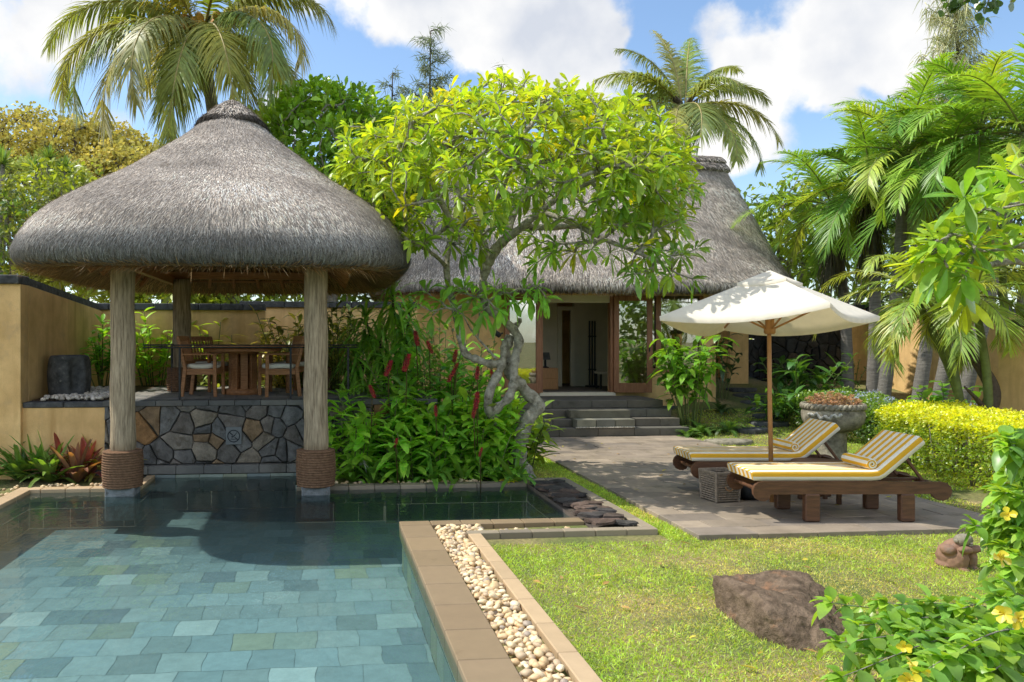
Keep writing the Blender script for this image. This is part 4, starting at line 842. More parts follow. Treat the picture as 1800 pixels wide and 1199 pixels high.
# stepping stones
spots = [(1283,773,.46,.2),(1322,752,.38,.17),(1350,741,.42,.17),(1352,728,.38,.16),(1346,716,.42,.16),(1336,704,.42,.15),(1322,692,.42,.14),(1303,682,.40,.14)]
lab = ['pale flat stepping stone nearest the terrace','second stepping stone of the curved garden path','third stepping stone of the curved path, beside the parasol pole','fourth stepping stone of the curved garden path','fifth stepping stone, halfway up the curved garden path','sixth stepping stone of the path, near the ferns','seventh stepping stone of the path, near the wall gap','topmost stepping stone at the foot of the ochre pier']
for k, (px, py, w, h) in enumerate(spots):
    z = 0
    for it in range(30): p = gp(px, py, z); z = .6*z+.4*float(gh(p[0], p[1])+.07)
    b = MB(); t = np.arange(22)*2*PI/22; r = 1+.08*np.sin(t*3+k)+.05*np.sin(t*7)
    G = np.array([np.stack([w*r*f*np.cos(t), w*.62*r*f*np.sin(t), 0*t+zz], -1) for f, zz in ((.96,-.09),(1,-.05),(1,.0),(.95,.025),(.6,.03),(0.01,.03))]); b.grid(G, wrap=True, col=(.9,.9,.9))
    o = b.build('stepping_stone', M['urn'] if k == 0 else M['cap'], label=lab[k], cat='stepping stone', group='stepping stones of the garden path'); o.location = (p[0], p[1], float(gh(p[0], p[1]))+.035)
M['relief'] = mat('pale_lichen', (.5,.48,.42), .9, .4, 18, .8, 50, .01, .1)
# ================= parasol =================
up = at(1353, 600, 9.25); um = thing('parasol', 'square cream canvas parasol on a wooden pole between the two sun loungers', 'parasol', (up[0], up[1], 0), -TH)
RZ, AZ, HD = 2.19, 2.72, 1.30          # rim height, apex height, half diagonal
def rib_pt(i, t, rb=False): a = i*PI/2-PI/2; return np.array([HD*t*math.cos(a), HD*t*math.sin(a), AZ-.02-(AZ-.02-RZ)*t-(.075*HD*t*math.sin(a) if rb else 0)])
def panel(mb, i, t0, t1, dz, nr=12, nc=14, hem=0.):
    G = []
    for t in np.linspace(t0, t1, nr):
        row = []
        for u in np.linspace(0, 1, nc):
            p = rib_pt(i, t)*(1-u)+rib_pt(i+1, t)*u; s = 4*u*(1-u)
            p[2] += dz-.085*s*t*(1+.5*(p[1] > 0))+.004*s*math.sin(t*9)*t-.075*p[1]; p[:2] *= 1-.05*s*t; row.append(p)
        G.append(row)
    if hem:
        r = np.array(G[-1]).copy(); r[:, 2] -= hem; r[:, :2] *= .995; G.append(list(r))
    mb.grid(np.array(G), np.array([.87,.82,.70]))
b = MB()
for i in range(4): panel(b, i, .02, 1.0, 0, hem=.05)
cn = b.build('canopy', M['canvas'], um)
b = MB()
for i in range(4): panel(b, i, .01, .30, .035, 6, 8, hem=.03)
b.build('vent_cap', M['canvas'], cn)
b = MB(); b.tube([(0.035,0.02,-.05),(.0,0,1.2),(-.012,0,2.68)], [.026,.026,.022], 14); b.build('pole', M['umbwood'], um)
b = MB(); b.lathe([(0,1.98),(.05,1.98),(.065,2.0),(.065,2.045),(.05,2.06),(.05,2.16),(.062,2.17),(.062,2.2),(.03,2.21),(0,2.21)], 12); b.build('hub', M['umbwood'], um)
for i in range(4):
    b = MB(); b.bar(rib_pt(i,.03,True)+(0,0,-.03), rib_pt(i,.985,True)+(0,0,-.022), .022, .025); rb_ = b.build('rib', M['umbwood'], um)
    b = MB(); b.bar((*(rib_pt(i,.045)[:2]), 2.05), rib_pt(i,.56,True)+(0,0,-.045), .02, .022); b.build('strut', M['umbwood'], rb_)

# ================= loungers =================
def make_lounger(label, loc, rz):
    L = thing('sun_lounger', label, 'sun lounger', loc, rz, 'wooden sun loungers under the parasol')
    for s in (-1,1):
        b = MB(); bm = bmesh.new(); y = s*.32; pts = []                      # side rail with rounded, lowered ends
        prof = [(-.86,.285)]+[(-.94+.105*math.cos(a), .318+.106*math.sin(a)) for a in np.linspace(-.9,-PI*1.5+.0,9)]+[(.90,.417)]+[(.94+.105*math.cos(a), .318+.10*math.sin(a)) for a in np.linspace(PI/2,-PI+.7,9)]+[(.83,.290)]
        f1 = [bm.verts.new((x, y-.02, z)) for x, z in prof]; f2 = [bm.verts.new((x, y+.02, z)) for x, z in prof]; bm.faces.new(f1); bm.faces.new(f2[::-1])
        for i in range(len(prof)): j = (i+1) % len(prof); bm.faces.new((f1[j], f1[i], f2[i], f2[j]))
        bmesh.ops.recalc_face_normals(bm, faces=bm.faces); bmesh.ops.triangulate(bm, faces=[f for f in bm.faces if len(f.verts) > 4]); b.bm(bm); b.build('side_rail', M['lteak'], L)
        for x, w in ((-.42,.155),(.58,.15)):
            b = MB(); b.box((x, y-s*.01, .145), (w, .085, .29), bev=.012); b.build('leg', M['lteak'], L)
    b = MB(); xx = np.linspace(-.30,.30,13); b.tube([(-.955, v, .325) for v in xx], .020+.006*np.abs(np.sin(xx*16)), 10); b.build('crossbar', M['lteak'], L)
    b = MB()
    for k in range(13): b.box((-.80+k*.092, 0, .408), (.07,.60,.018), bev=.003)
    b.bar((-.84,0,.394), (.9,0,.394), .05, .022); b.box((.9,0,.385), (.05,.60,.04), bev=.004); b.build('slats', M['lteak'], L)
    ca, sa = math.cos(.70), math.sin(.70)
    b = MB()
    for s in (-1,1): b.bar((.32,s*.25,.43), (.32+.56*ca, s*.25, .43+.56*sa), .03, .045); b.bar((.62,s*.22,.67), (.82,s*.22,.40), .025, .03)
    for k in range(6): q = .06+k*.095; b.bar((.32+q*ca,-.26,.448+q*sa), (.32+q*ca,.26,.448+q*sa), .06, .016)
    b.build('back_frame', M['lteak'], L)
    # mattress: cross-section swept along the seat and up the back
    path = [(-1.03,.50)]; 
    path = [(-1.04,.475),(-1.03,.478)]+[(x,.478) for x in np.linspace(-1.0,.22,14)]+[(.29,.486),(.335,.51)]+[(.335+q*ca,.51+q*sa) for q in np.linspace(.06,.53,8)]+[(.335+.545*ca,.51+.545*sa)]
    P = np.array(path); Tn = nrm(np.gradient(P, axis=0)); Nn = np.stack([-Tn[:, 1], Tn[:, 0]], -1); hw, th = .315, .052; sec = []; 
    per = [(-hw,-th),(-hw*1.012,-th*.3),(-hw*1.012,th*.4),(-hw*.985,th*.9)]+[(y, th*(1.03-.02*math.cos(y*40))) for y in np.linspace(-.29,.29,19)]+[(hw*.985,th*.9),(hw*1.012,th*.4),(hw*1.012,-th*.3),(hw,-th)]+[(y,-th) for y in np.linspace(.25,-.25,5)]
    per = np.array(per); sarc = np.concatenate([[0], np.cumsum(np.linalg.norm(np.diff(per, axis=0), axis=1))]); G = []; C = []
    n = len(P)
    for i in range(n):
        f = [.80,.95][i] if i < 2 else (.82 if i == n-1 else 1); wob = 1+.012*math.sin(i*2.1)
        yy = per[:, 0]*(.985 if f < 1 else 1); zz = per[:, 1]*f*wob; G.append(np.stack([P[i,0]+Nn[i,0]*zz, yy, P[i,1]+Nn[i,1]*zz], -1)); C.append(np.stack([sarc/.104+.1, 0*sarc, 0*sarc], -1))
    b = MB(); b.grid(np.array(G), np.array(C), wrap=True)
    for g in (G[0], G[-1]): b.add(g, [np.arange(len(g))[None]], np.stack([(g[:, 1]+.32)/.104+.6, 0*g[:, 1], 0*g[:, 1]], -1))
    b.build('mattress', M['stripe'], L); return L
def ln(d, l): p = CF*d+CR*l; return (p[0], p[1], 0.003)
L1 = make_lounger('nearer sun lounger with yellow and white stripes, closest to the lawn', ln(8.58,4.77), -TH)
L2 = dup(L1, ln(9.92,4.63), -TH-.01, 'farther striped sun lounger behind the parasol pole')
def towel(label, base, off):
    b = MB(); t = np.linspace(0, 2*PI, 25)[:-1]; G = []; C = []
    ys = np.linspace(-.235,.235,12)
    for y in ys: r = .062*(1-.12*(abs(y) > .23)); G.append(np.stack([r*np.cos(t), 0*t+y, r*np.sin(t)*.97+.06], -1)); C.append(np.stack([t/(2*PI)*5, 0*t, 0*t], -1))
    b.grid(np.array(G), np.array(C), wrap=True)
    for s, g in ((-1,G[0]),(1,G[-1])):
        rr = [1,.78,.56,.36,.15]; R = [np.stack([g[:, 0]*f, g[:, 1]+s*.006*(k % 2), (g[:, 2]-.06)*f+.06], -1) for k, f in enumerate(rr)]; b.grid(np.array(R), np.array([np.stack([t/(2*PI)*1.0+k*.37, 0*t, 0*t], -1) for k in range(5)]), wrap=True)
    o = b.build('rolled_towel', M['stripe'], label=label, cat='towel', group='rolled towels on the loungers'); R = rotm(0,0,-TH); o.location = np.array(base)+R@np.array(off); o.rotation_euler = (0,0,-TH+.02); return o
towel('rolled yellow striped towel on the nearer lounger', ln(8.58,4.77), (.245,-.03,.532)); towel('rolled yellow striped towel on the farther lounger', ln(9.92,4.63), (.245,-.03,.532))
# side table between them
tp2 = at(1440, 600, 9.28); s_t = thing('side_table', 'small low brown wooden table between the two loungers', 'side table', (tp2[0], tp2[1], .003), -TH)
b = MB(); b.lathe([(0,.475),(.30,.475),(.305,.465),(.305,.445),(.29,.44),(0,.44)], 28); b.build('tabletop', M['lteak'], s_t)
for x in (-.15,.15):
    for y in (-.15,.15): b = MB(); b.box((x,y,.22), (.045,.045,.44), bev=.004); b.build('leg', M['lteak'], s_t)
# basket
bp = gp(1276, 884); bk = thing('wicker_basket', 'square grey wicker basket standing on the terrace by the loungers', 'basket', (bp[0], bp[1]+.14, .003), .12)
b = MB(); bev = []
for r in range(12):
    z = .02+r*.027; w = .148+.012*r/11
    for s in range(4):
        a = s*PI/2; R = rotm(0,0,a); xx = np.linspace(-w,w,15); P = np.stack([xx, 0*xx+w+.004*np.sin(np.arange(15)*PI+r*PI), 0*xx+z], -1)@R.T; b.tube(P, .0125, 5, cap=False)
b.box((0,0,.02), (.27,.27,.02)); b.build('weave', M['basket'], bk)
b = MB()
for x in (-1,1):
    for y in (-1,1): b.bar((x*.148,y*.148,0),(x*.165,y*.165,.36),.026,.026)
for s in range(4): R = rotm(0,0,s*PI/2); b.bar(R@np.array([-.165,.163,.345]), R@np.array([.165,.163,.345]), .03,.03)
b.build('rim', M['basket'], bk)
b = MB(); t = np.linspace(0,PI,9); b.tube([(.05*math.cos(a), -.178-.012*math.sin(a), .19-.05*math.sin(a)) for a in t], .006, 6); b.build('handle', M['umbwood'], bk)
# bag
gp_ = gp(1330, 882); b = MB(); V, F = ico(3); V = V.copy(); V *= (1+.10*np.sin(V@np.array([5,2,3.]))+.07*np.sin(V@np.array([-3,6,8.])))[:, None]; V *= np.array([.20,.13,.155]); V[:, 2] = np.maximum(V[:, 2], -.11)
b.add(V+np.array([0,0,.115]), [F]); bg_ = thing('black_bag', 'soft black bag on the terrace floor between basket and lounger', 'bag', (gp_[0]+.05, gp_[1]+.15, .004)); b.build('body', M['black'], bg_)
b = MB(); t = np.linspace(0,PI,10); b.tube([(.11*math.cos(a), .01*math.sin(a), .22+.10*math.sin(a)) for a in t], .009, 6); b.build('strap', M['black'], bg_)

# ================= boulder =================
def hullrock(P, noise, sub=4, seed=3):
    bm = bmesh.new()
    for p in P: bm.verts.new([float(x) for x in p])
    bmesh.ops.convex_hull(bm, input=list(bm.verts)); bmesh.ops.delete(bm, geom=[v for v in bm.verts if not v.link_faces], context='VERTS')
    bmesh.ops.triangulate(bm, faces=bm.faces)
    for _ in range(sub): bmesh.ops.subdivide_edges(bm, edges=bm.edges, cuts=1, use_grid_fill=True, smooth=.0)
    bm.normal_update(); from mathutils import noise as NZ
    for v in bm.verts:
        p = v.co; n = NZ.fractal(p*3.1, 1., 2., 5)*noise+NZ.fractal(p*11, 1., 2., 4)*noise*.5+NZ.fractal(p*34, 1., 2., 3)*noise*.16; v.co = p+v.normal*n
    return bm
bc = gp(1375, 1105, -.07); 
def B(px, py, d): return at(px, py, d)-bc
def BG_(px, py): p = gp(px, py, -.07)-bc; return p
P = [B(1250,1012,5.82),B(1268,1006,5.95),B(1312,1022,5.55),B(1330,1042,5.32),B(1356,1008,6.0),B(1380,997,6.05),B(1420,1003,5.95),B(1465,1045,5.7),B(1492,1080,5.42),B(1345,1075,5.12),B(1440,1085,5.08)]
G0 = [BG_(1254,1074),BG_(1285,1098),BG_(1330,1128),BG_(1400,1152),BG_(1478,1152),BG_(1510,1120),BG_(1480,1075),BG_(1290,1060)]
P += G0+[g+np.array([0,0,-.1]) for g in G0]
ctr = np.mean(P, axis=0); P = [ctr+(p-ctr)*np.array([.93,.93,.95]) for p in P]
bm = hullrock(P, .024, 5); b = MB()
for v in bm.verts:      # saddle between the near ledge and the rear hump
    g = math.exp(-(((v.co.x-B(1338,1016,5.72)[0])/.15)**2+((v.co.y-B(1338,1016,5.72)[1])/.17)**2)); v.co.z -= .11*g*sst(v.co.z, .10, .22)
b.bm(bm, smooth=True); o = b.build('boulder', M['bould'], label='large brown basalt boulder lying on the lawn', cat='boulder'); o.location = bc

# ================= crouching statue =================
fp = gp(1697, 1008, -.07); d_ = 6.02
stt = thing('crouching_statue', 'terracotta figure crouching with folded arms on the lawn', 'statue', (fp[0], fp[1]+.10, -.075), .25)
b = MB()
b.ell((0,.03,.12), (.13,.125,.13)); b.ell((0,.0,.19), (.115,.10,.09)); b.ell((0,.03,.05), (.14,.13,.06))
for s in (-1,1): b.ell((s*.062,-.055,.105), (.062,.085,.115), R=rotm(.35,0,s*-.25)); b.ell((s*.06,-.09,.03), (.045,.07,.035)); b.ell((s*.11,-.01,.19), (.05,.07,.05))
b.ell((-.055,-.118,.208), (.10,.042,.034), R=rotm(0,.12,.2)); b.ell((.06,-.112,.204), (.09,.042,.034), R=rotm(0,-.1,-.25))
bd = b.build('body', M['terra'], stt); rm = bd.modifiers.new('r', 'REMESH'); rm.mode = 'VOXEL'; rm.voxel_size = .006; rm.use_smooth_shade = True; sm = bd.modifiers.new('s', 'SMOOTH'); sm.factor = .6; sm.iterations = 2
b = MB(); b.ell((-.0,-.06,.275), (.068,.075,.055), R=rotm(-.35,0,0), sub=3); b.ell((0,-.128,.262), (.014,.018,.012)); b.ell((-.07,-.05,.27), (.012,.02,.02)); b.ell((.07,-.05,.27), (.012,.02,.02)); b.ell((.028,-.118,.282), (.012,.01,.007)); b.ell((-.028,-.118,.282), (.012,.01,.007)); b.ell((0,-.125,.243), (.022,.01,.006)); b.build('head', M['urn'], stt)

# ================= stone urn with succulents =================
ud = 12.4; uc = at(1464, 600, ud); un = thing('stone_urn', 'big weathered stone bowl with a rope rim on a pedestal, planted with pink succulents', 'planter', (uc[0], uc[1], float(gh(uc[0], uc[1]))))
k_ = 1.0; zt = EH-(712-600)/FPX*ud-un.location.z; b = MB()
b.lathe([(.0,zt-.04),(.40,zt-.04),(.46,zt-.01),(.47,zt-.06),(.50,zt-.12),(.50,zt-.18),(.48,zt-.26),(.42,zt-.34),(.30,zt-.40),(.20,zt-.42)], 48, sx=.90, sy=.90); b.build('bowl', M['urn'], un)
b = MB(); b.lathe([(.22,zt-.40),(.215,zt-.5),(.22,zt-.7),(.25,zt-.85),(.30,zt-.92),(.31,-.1)], 40, sx=.9, sy=.9); b.build('pedestal', M['urn'], un)
b = MB()
for i in range(38):
    a = i*2*PI/38; t = np.linspace(-1,1,7); P = [((.485*.9)*math.cos(a+q*.13), (.485*.9)*math.sin(a+q*.13), zt-.02+q*.045) for q in t]; b.tube(P, .034*np.sqrt(np.clip(1.05-t*t,.05,1)), 7)
b.build('rope_rim', M['urn'], un)
b = MB(); ph = np.linspace(PI*1.05, PI*1.40, 40); b.tube([((.505*.9)*math.cos(a), (.505*.9)*math.sin(a), zt-.155+.022*math.sin(i*.7)+.02*math.sin(i*.23)) for i, a in enumerate(ph)], .022+.012*np.sin(np.arange(40)*1.9)*np.sin(np.arange(40)*.7), 7)
b.build('relief', M['relief'], un)
b = MB()
for i in range(210):
    r = .39*math.sqrt(U(0,1)); a = U(0,6.28); h = U(.05,.21)*(1.1-.6*(r/.43)**2); p = np.array([r*math.cos(a)*1.05, r*math.sin(a), zt-.03+h]); b.tube([p*(.95,.95,1)+(0,0,-h), p], .004, 4, col=(.30,.19,.12)); k = 9
    ds = around(np.array([U(-.3,.3),U(-.3,.3),1.]), k, .3, 1.5); leaves(b, np.repeat(p[None], k, 0), ds, (0,0,1), .036*U(.8,1.2,k), .011, .0, .5, jcol([(.45,.27,.18),(.38,.26,.15),(.50,.33,.24)][i % 3], k, .25), 'leaf')
b.build('succulents', M['dry'], un)
# garden spotlight on the tree
sp3 = at(872, 586, 10.95); gl = thing('garden_spotlight', 'small black spotlight clipped to the frangipani trunk', 'spotlight', sp3); b = MB()
b.tube([(-.045,-.02,.03),(.055,.01,-.035)], .036, 14); b.build('housing', M['paint'], gl); b = MB(); b.tube([(.05,.0,-.03),(.10,.04,.0)], .012, 8); b.build('bracket', M['paint'], gl)
b = MB(); b.lathe([(0,0),(.044,0),(.044,.02),(0,.02)], 14, (-.06,-.03,.035)); b.build('lens', M['plaque'], gl)
# ================= plants =================
def rel(P, o): return np.asarray(P, float)-np.asarray(o, float)
# ---- the frangipani in the middle
fb_ = np.array([*at(921,838,11.15)[:2], -.07])
ft = thing('frangipani_tree', 'big spreading frangipani with twisted grey trunk and yellow-green crown, between pavilion and house', 'tree', fb_)
def fl_(L, ds=None): return [at(px, py, (11.15 if ds is None else ds[i]))-fb_ for i, (px, py) in enumerate(L)]
limbs = []; tb_ = MB(); lb_ = MB()
def limb(mb, L, r0, r1, ds=None, bump=.12):
    Q = smooth_path(fl_(L, ds), 6); mb.tube(Q, np.linspace(r0, r1, len(Q))*TR*(1+bump*np.sin(np.arange(len(Q))*1.1+r0*90)+bump*.6*rng.normal(size=len(Q))), 12)
TR = .80
limb(tb_, [(930,848),(921,830),(911,795),(919,760),(928,737),(946,712),(927,692),(911,672),(893,650),(889,618),(897,590)], .15, .085, [11.15]*6+[11.2,11.2,11.15,11.1,11.1])
limb(tb_, [(905,835),(892,805),(880,770),(868,738),(858,713),(863,683),(878,653),(885,627),(888,600)], .10, .062, [11.2,11.3,11.3,11.1,10.95,10.9,10.95,11.0,11.05])
limb(tb_, [(868,738),(874,718),(893,701),(902,677),(905,633),(912,600),(900,577),(876,556),(853,538),(849,500),(856,463)], .075, .085, [11.05,10.95,10.9,10.9,10.95,11,11,11,11,11,11])
limb(tb_, [(880,640),(862,640),(840,633),(818,622),(810,595),(803,557),(790,510),(785,470),(790,430),(794,395)], .075, .05, [11,10.95,10.9,10.9,10.9,10.95,11,11.1,11.2,11.3])
limb(tb_, [(902,577),(912,568),(914,560)], .05, .04)
limb(tb_, [(873,632),(858,615),(840,595),(825,575),(808,540)], .022, .012, [10.9]*5)
limb(tb_, [(840,595),(843,560),(838,500)], .014, .01, [10.9]*3)
tb_.tube(smooth_path(fl_([(921,838),(935,852),(942,858)]),4), [.15,.15,.1,.08,.07,.05,.04,.03,.02][:9], 10)
def LM(L, ds, r0, r1): return (fl_(L, ds), r0, r1)
LIM = [LM([(856,463),(872,438),(890,420),(917,400),(950,372),(985,345)], [11,10.9,10.8,10.7,10.5,10.3], .085, .035), LM([(856,463),(850,430),(842,395),(832,360),(815,318)], [11,11.1,11.3,11.6,12.0], .07, .035),
       LM([(890,420),(905,370),(925,330),(935,290)], [10.8,11.1,11.5,12], .06, .03), LM([(917,400),(975,400),(1030,395),(1085,380),(1130,355)], [10.7,10.9,11.1,11.3,11.5], .05, .028),
       LM([(794,395),(775,355),(745,315),(715,285)], [11.3,11.2,11.0,10.8], .05, .028), LM([(794,395),(805,350),(800,305),(790,260)], [11.3,11.5,11.8,12.1], .045, .028), LM([(785,470),(765,450),(740,435),(712,420)], [11.1,10.7,10.4,10.2], .03, .018),
       LM([(950,372),(1000,390),(1060,420),(1110,440),(1160,462)], [10.5,10.2,10.0,9.9,9.85], .04, .02), LM([(985,345),(1040,320),(1095,290)], [10.3,10.0,9.9], .03, .02), LM([(842,395),(880,340),(900,290)], [11.3,10.6,10.2], .035, .02)]
tips = []
def try_tip(p, dmin=.17):
    if all(np.sum((p-q)**2) > dmin*dmin for q in tips[-400:]): tips.append(p)
for _ in range(9000):
    if len(tips) > 640: break
    s = nrm(rng.normal(size=3)); r = U(.45,1)**.45
    if s[2] < -.55: continue
    e = s*r; px = 905+318*e[0]+(18 if e[2]<0 else 0); py = 318-182*e[2]-8*e[0]; d = 11.1+1.9*e[1]
    if e[2] < -.02 and U(0,1) < .6: continue
    if py > 405 and px < 660: continue
    try_tip(at(px, py, d)-fb_)
for cx, cy, sx, sy, d0, n in [(1165,455,60,38,9.9,26),(1060,420,60,30,10.1,16),(1150,370,50,40,10.2,20),(710,420,40,22,10.3,16),(755,400,45,30,10.5,18),(830,425,50,30,10.3,10),(960,440,50,25,10.2,12),(1135,305,60,40,9.65,24),(640,255,35,35,10.7,14)]:
    for _ in range(n): try_tip(at(cx+sx*U(-1,1), cy+sy*U(-1,1), d0+U(-.4,.4))-fb_, .16)
low = [(735,535,10.6),(748,512,10.7),(945,505,10.4),(960,525,10.4),(812,552,10.5),(878,545,10.4),(775,530,10.7),(800,545,10.6),(830,520,10.7),(860,530,10.5),(885,515,10.6),(905,530,10.6),(925,510,10.5),(845,548,10.5),(760,555,10.7),(790,510,10.9),(870,505,10.8),(935,525,10.6),(815,505,10.7)]
od = grow(tb_, LIM, tips, rtip=.0105, expo=.40, bend=.34, wj=.016, lift=-.03)
lt = [at(*p)-fb_ for p in low]; od2 = grow(tb_, [LM([(808,540),(822,530),(838,522)], [10.9,10.8,10.7], .014, .012), LM([(853,538),(862,528),(875,520)], [11,10.8,10.7], .03, .018)], lt, rtip=.009, bend=.3)
tp_ = np.array(tips); hgt = (tp_[:, 2]-2.2)/3.2
for i, (p, d) in enumerate(zip(tips, od)):
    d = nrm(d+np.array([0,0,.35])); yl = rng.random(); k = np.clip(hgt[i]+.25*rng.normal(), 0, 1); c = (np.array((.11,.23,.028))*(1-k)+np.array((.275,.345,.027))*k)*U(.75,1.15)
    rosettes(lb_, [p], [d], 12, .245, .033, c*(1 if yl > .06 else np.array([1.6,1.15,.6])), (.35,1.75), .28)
rosettes(lb_, lt, [nrm(d+np.array([0,0,.3])) for d in od2], 10, .29, .040, (.14,.29,.035), (.5,1.8), .3)
tb_.build('trunk', M['frbark'], ft); lb_.build('crown', M['waxy'], ft)

# ---- coconut palms
def coconut(name, label, crown, base, FR, L, ll, lw, nl, cols, r=(.17,.13), nuts=0, hang=.55, trunkbend=.3):
    crown = np.array(crown); base = np.array(base); t = thing(name, label, 'palm tree', base); b = MB(); mid = (crown+base)/2+np.array([trunkbend,0,0])
    Q = smooth_path([base-base, mid-base, crown-base-(0,0,.25)], 14); b.tube(Q, np.linspace(r[0], r[1], len(Q))*(1+.05*(np.arange(len(Q)) % 2)), 14); b.build('trunk', M['palm_bark'], t)
    for i, f in enumerate(FR):
        az, el, ln_, cv = f[:4]; b = MB(); c = cols[i % len(cols)]; az = math.radians(az)-TH
        frond(b, crown-base+np.array([math.cos(az), math.sin(az), 0])*.12, az, math.radians(el), L*ln_, math.radians(cv), nl, ll, lw, c, stem=(.33,.27,.08), hang=hang, r0=.035, twist=U(-.25,.25)); b.build('frond', [M['stemleaf'], M['palm']], t)
    b = MB()
    for k in range(16): a = U(0,6.28); b.tube([crown-base+np.array([math.cos(a)*.14, math.sin(a)*.14, -.35]), crown-base+np.array([math.cos(a)*.2, math.sin(a)*.2, .1]), crown-base+np.array([math.cos(a)*.42, math.sin(a)*.42, .25])], [.05,.06,.02], 6, col=(1,1,1))
    b.build('crown_fibre', M['dark_bark'], t)
    for k in range(nuts):
        a = U(0,6.28); b = MB(); b.ell(crown-base+np.array([.36*math.cos(a), .30*math.sin(a)-.2, .1+U(-.15,.3)]), (.10,.10,.135), sub=2, noise=.03); b.build('coconut', M['coco'], t)
    return t
M['stemleaf'] = leafmat('palm_rachis', .1, .1, .5, (1,1,1))
# azimuth in degrees: 0 = right of the photo, 90 = away, -90 = towards the camera
D1 = 17.6; cr = at(356,58,D1); PG = [(.16,.185,.045),(.20,.205,.05),(.125,.165,.04),(.25,.225,.06),(.17,.175,.055)]
FR1 = [(178,38,1.02,105),(196,15,1.0,118),(215,2,1.0,110),(232,-12,.98,95),(252,2,1.0,120),(275,-15,1.0,95),(292,-5,1.0,110),(318,12,.95,128),(338,28,.82,130),(4,52,.88,125),(20,60,.78,105),(168,60,.95,95),(150,48,.9,90),(125,30,.9,100),(95,50,.9,90),(60,25,.9,100),(35,10,.8,110),(300,45,.85,110),(240,50,.85,120),(205,68,.85,100),(265,-38,.85,70),(310,-30,.8,70)]
coconut('coconut_palm', 'tall coconut palm with orange nuts and drooping fronds behind the pavilion roof', cr, (*cr[:2]+(.5,.4), -.1), FR1, 3.95, .90, .024, 105, PG, nuts=12, hang=.75)
D2 = 24.0; cr = at(1203,188,D2)
FR2 = [(182,28,.92,95),(165,55,.95,80),(150,72,.95,60),(110,82,1.0,40),(60,78,1.0,45),(25,60,1.0,70),(8,42,.9,90),(350,10,1.0,95),(330,-15,1.0,80),(300,-20,.95,70),(270,-5,.9,100),(240,-10,.9,90),(205,2,.95,100),(195,48,.9,95),(85,55,.9,80),(130,30,.9,90),(40,25,.9,95),(290,40,.75,110)]
coconut('coconut_palm', 'coconut palm standing behind the house roof ridge', cr, (*cr[:2]+(.3,.3), 0), FR2, 3.15, .82, .027, 84, [(.14,.19,.045),(.18,.21,.05),(.13,.16,.05),(.21,.21,.06)], hang=.6, r=(.18,.14), trunkbend=.15)

# ---- palms of the right-hand garden (feather palms, stiffer)
def fpalm(label, base, crown, L, nf, ll, lw, nl, cols, els=(70,-25), r=(.15,.1), cv=(60,110), hang=.35, bark='palm_bark', skirt=False, seed=0, lift=.3, name='feather_palm'):
    crown = np.array(crown); base = np.array(base); t = thing(name, label, 'palm tree', base, group='feather palms on the right'); b = MB(); mid = (crown+base)/2+np.array([.1,0,0])
    Q = smooth_path([(0,0,-.2), mid-base, crown-base], 12); b.tube(Q, np.linspace(r[0], r[1], len(Q))*(1+.05*(np.arange(len(Q)) % 2)), 14); b.build('trunk', M[bark], t)
    for k in range(nf):
        f = k/(nf-1); az = k*2.39996+seed; el = math.radians(els[0]+(els[1]-els[0])*f); b = MB()
        frond(b, crown-base, az, el, L*U(.85,1.1), math.radians(U(*cv)), nl, ll, lw, np.array(cols[k % len(cols)])*U(.85,1.15), stem=(.2,.22,.06), hang=hang, lift=lift, r0=.022, twist=U(-.3,.3), spread=(1.15,.45)); b.build('frond', [M['stemleaf'], M['palm']], t)
    if skirt:
        b = MB(); n = 420; a = U(0,6.28,n); z = -U(.1,1.7,n); p = np.stack([.16*np.cos(a), .16*np.sin(a), z], -1)+(crown-base); leaves(b, p, np.stack([np.cos(a)*.35, np.sin(a)*.35, -1+0*a], -1), (0,0,1), U(.4,.9,n), .012, .2, 0, jcol((.085,.075,.045), n, .4), 'rib'); b.build('dead_leaf_skirt', M['dry'], t)
    return t
GP = [(.14,.245,.03),(.18,.28,.034),(.09,.185,.026),(.25,.31,.045)]
gz = lambda p: float(gh(p[0], p[1]))
for label, pxb, cpx, cpy, d, L, nf, seed, skirt in [('tall feather palm with a grey trunk, leftmost of the group beside the house', 1492, 1462, 362, 18.5, 2.3, 17, .3, True), ('feather palm with a shaggy dark trunk behind the parasol', 1532, 1530, 318, 17.5, 2.4, 17, 1.4, True),
        ('feather palm with a swollen grey trunk left of the other grey trunks', 1545, 1592, 268, 16.5, 2.35, 17, 2.2, False), ('feather palm with a stout pale grey trunk before the sunlit wall', 1604, 1655, 318, 16.0, 2.5, 17, .9, False),
        ('feather palm with a ringed grey trunk rising in front of the pale wall', 1634, 1722, 232, 15.2, 2.5, 18, 3.3, False), ('feather palm with fronds reaching out of the top right corner', 1665, 1800, 235, 14.6, 2.5, 17, 4.1, False)]:
    c = at(cpx, cpy, d); b0 = at(pxb, 700, d); b0[2] = gz(b0); fpalm(label, b0, c, L, nf, .62, .021, 50, GP, els=(78,-35), r=(.135,.085), seed=seed, skirt=skirt)
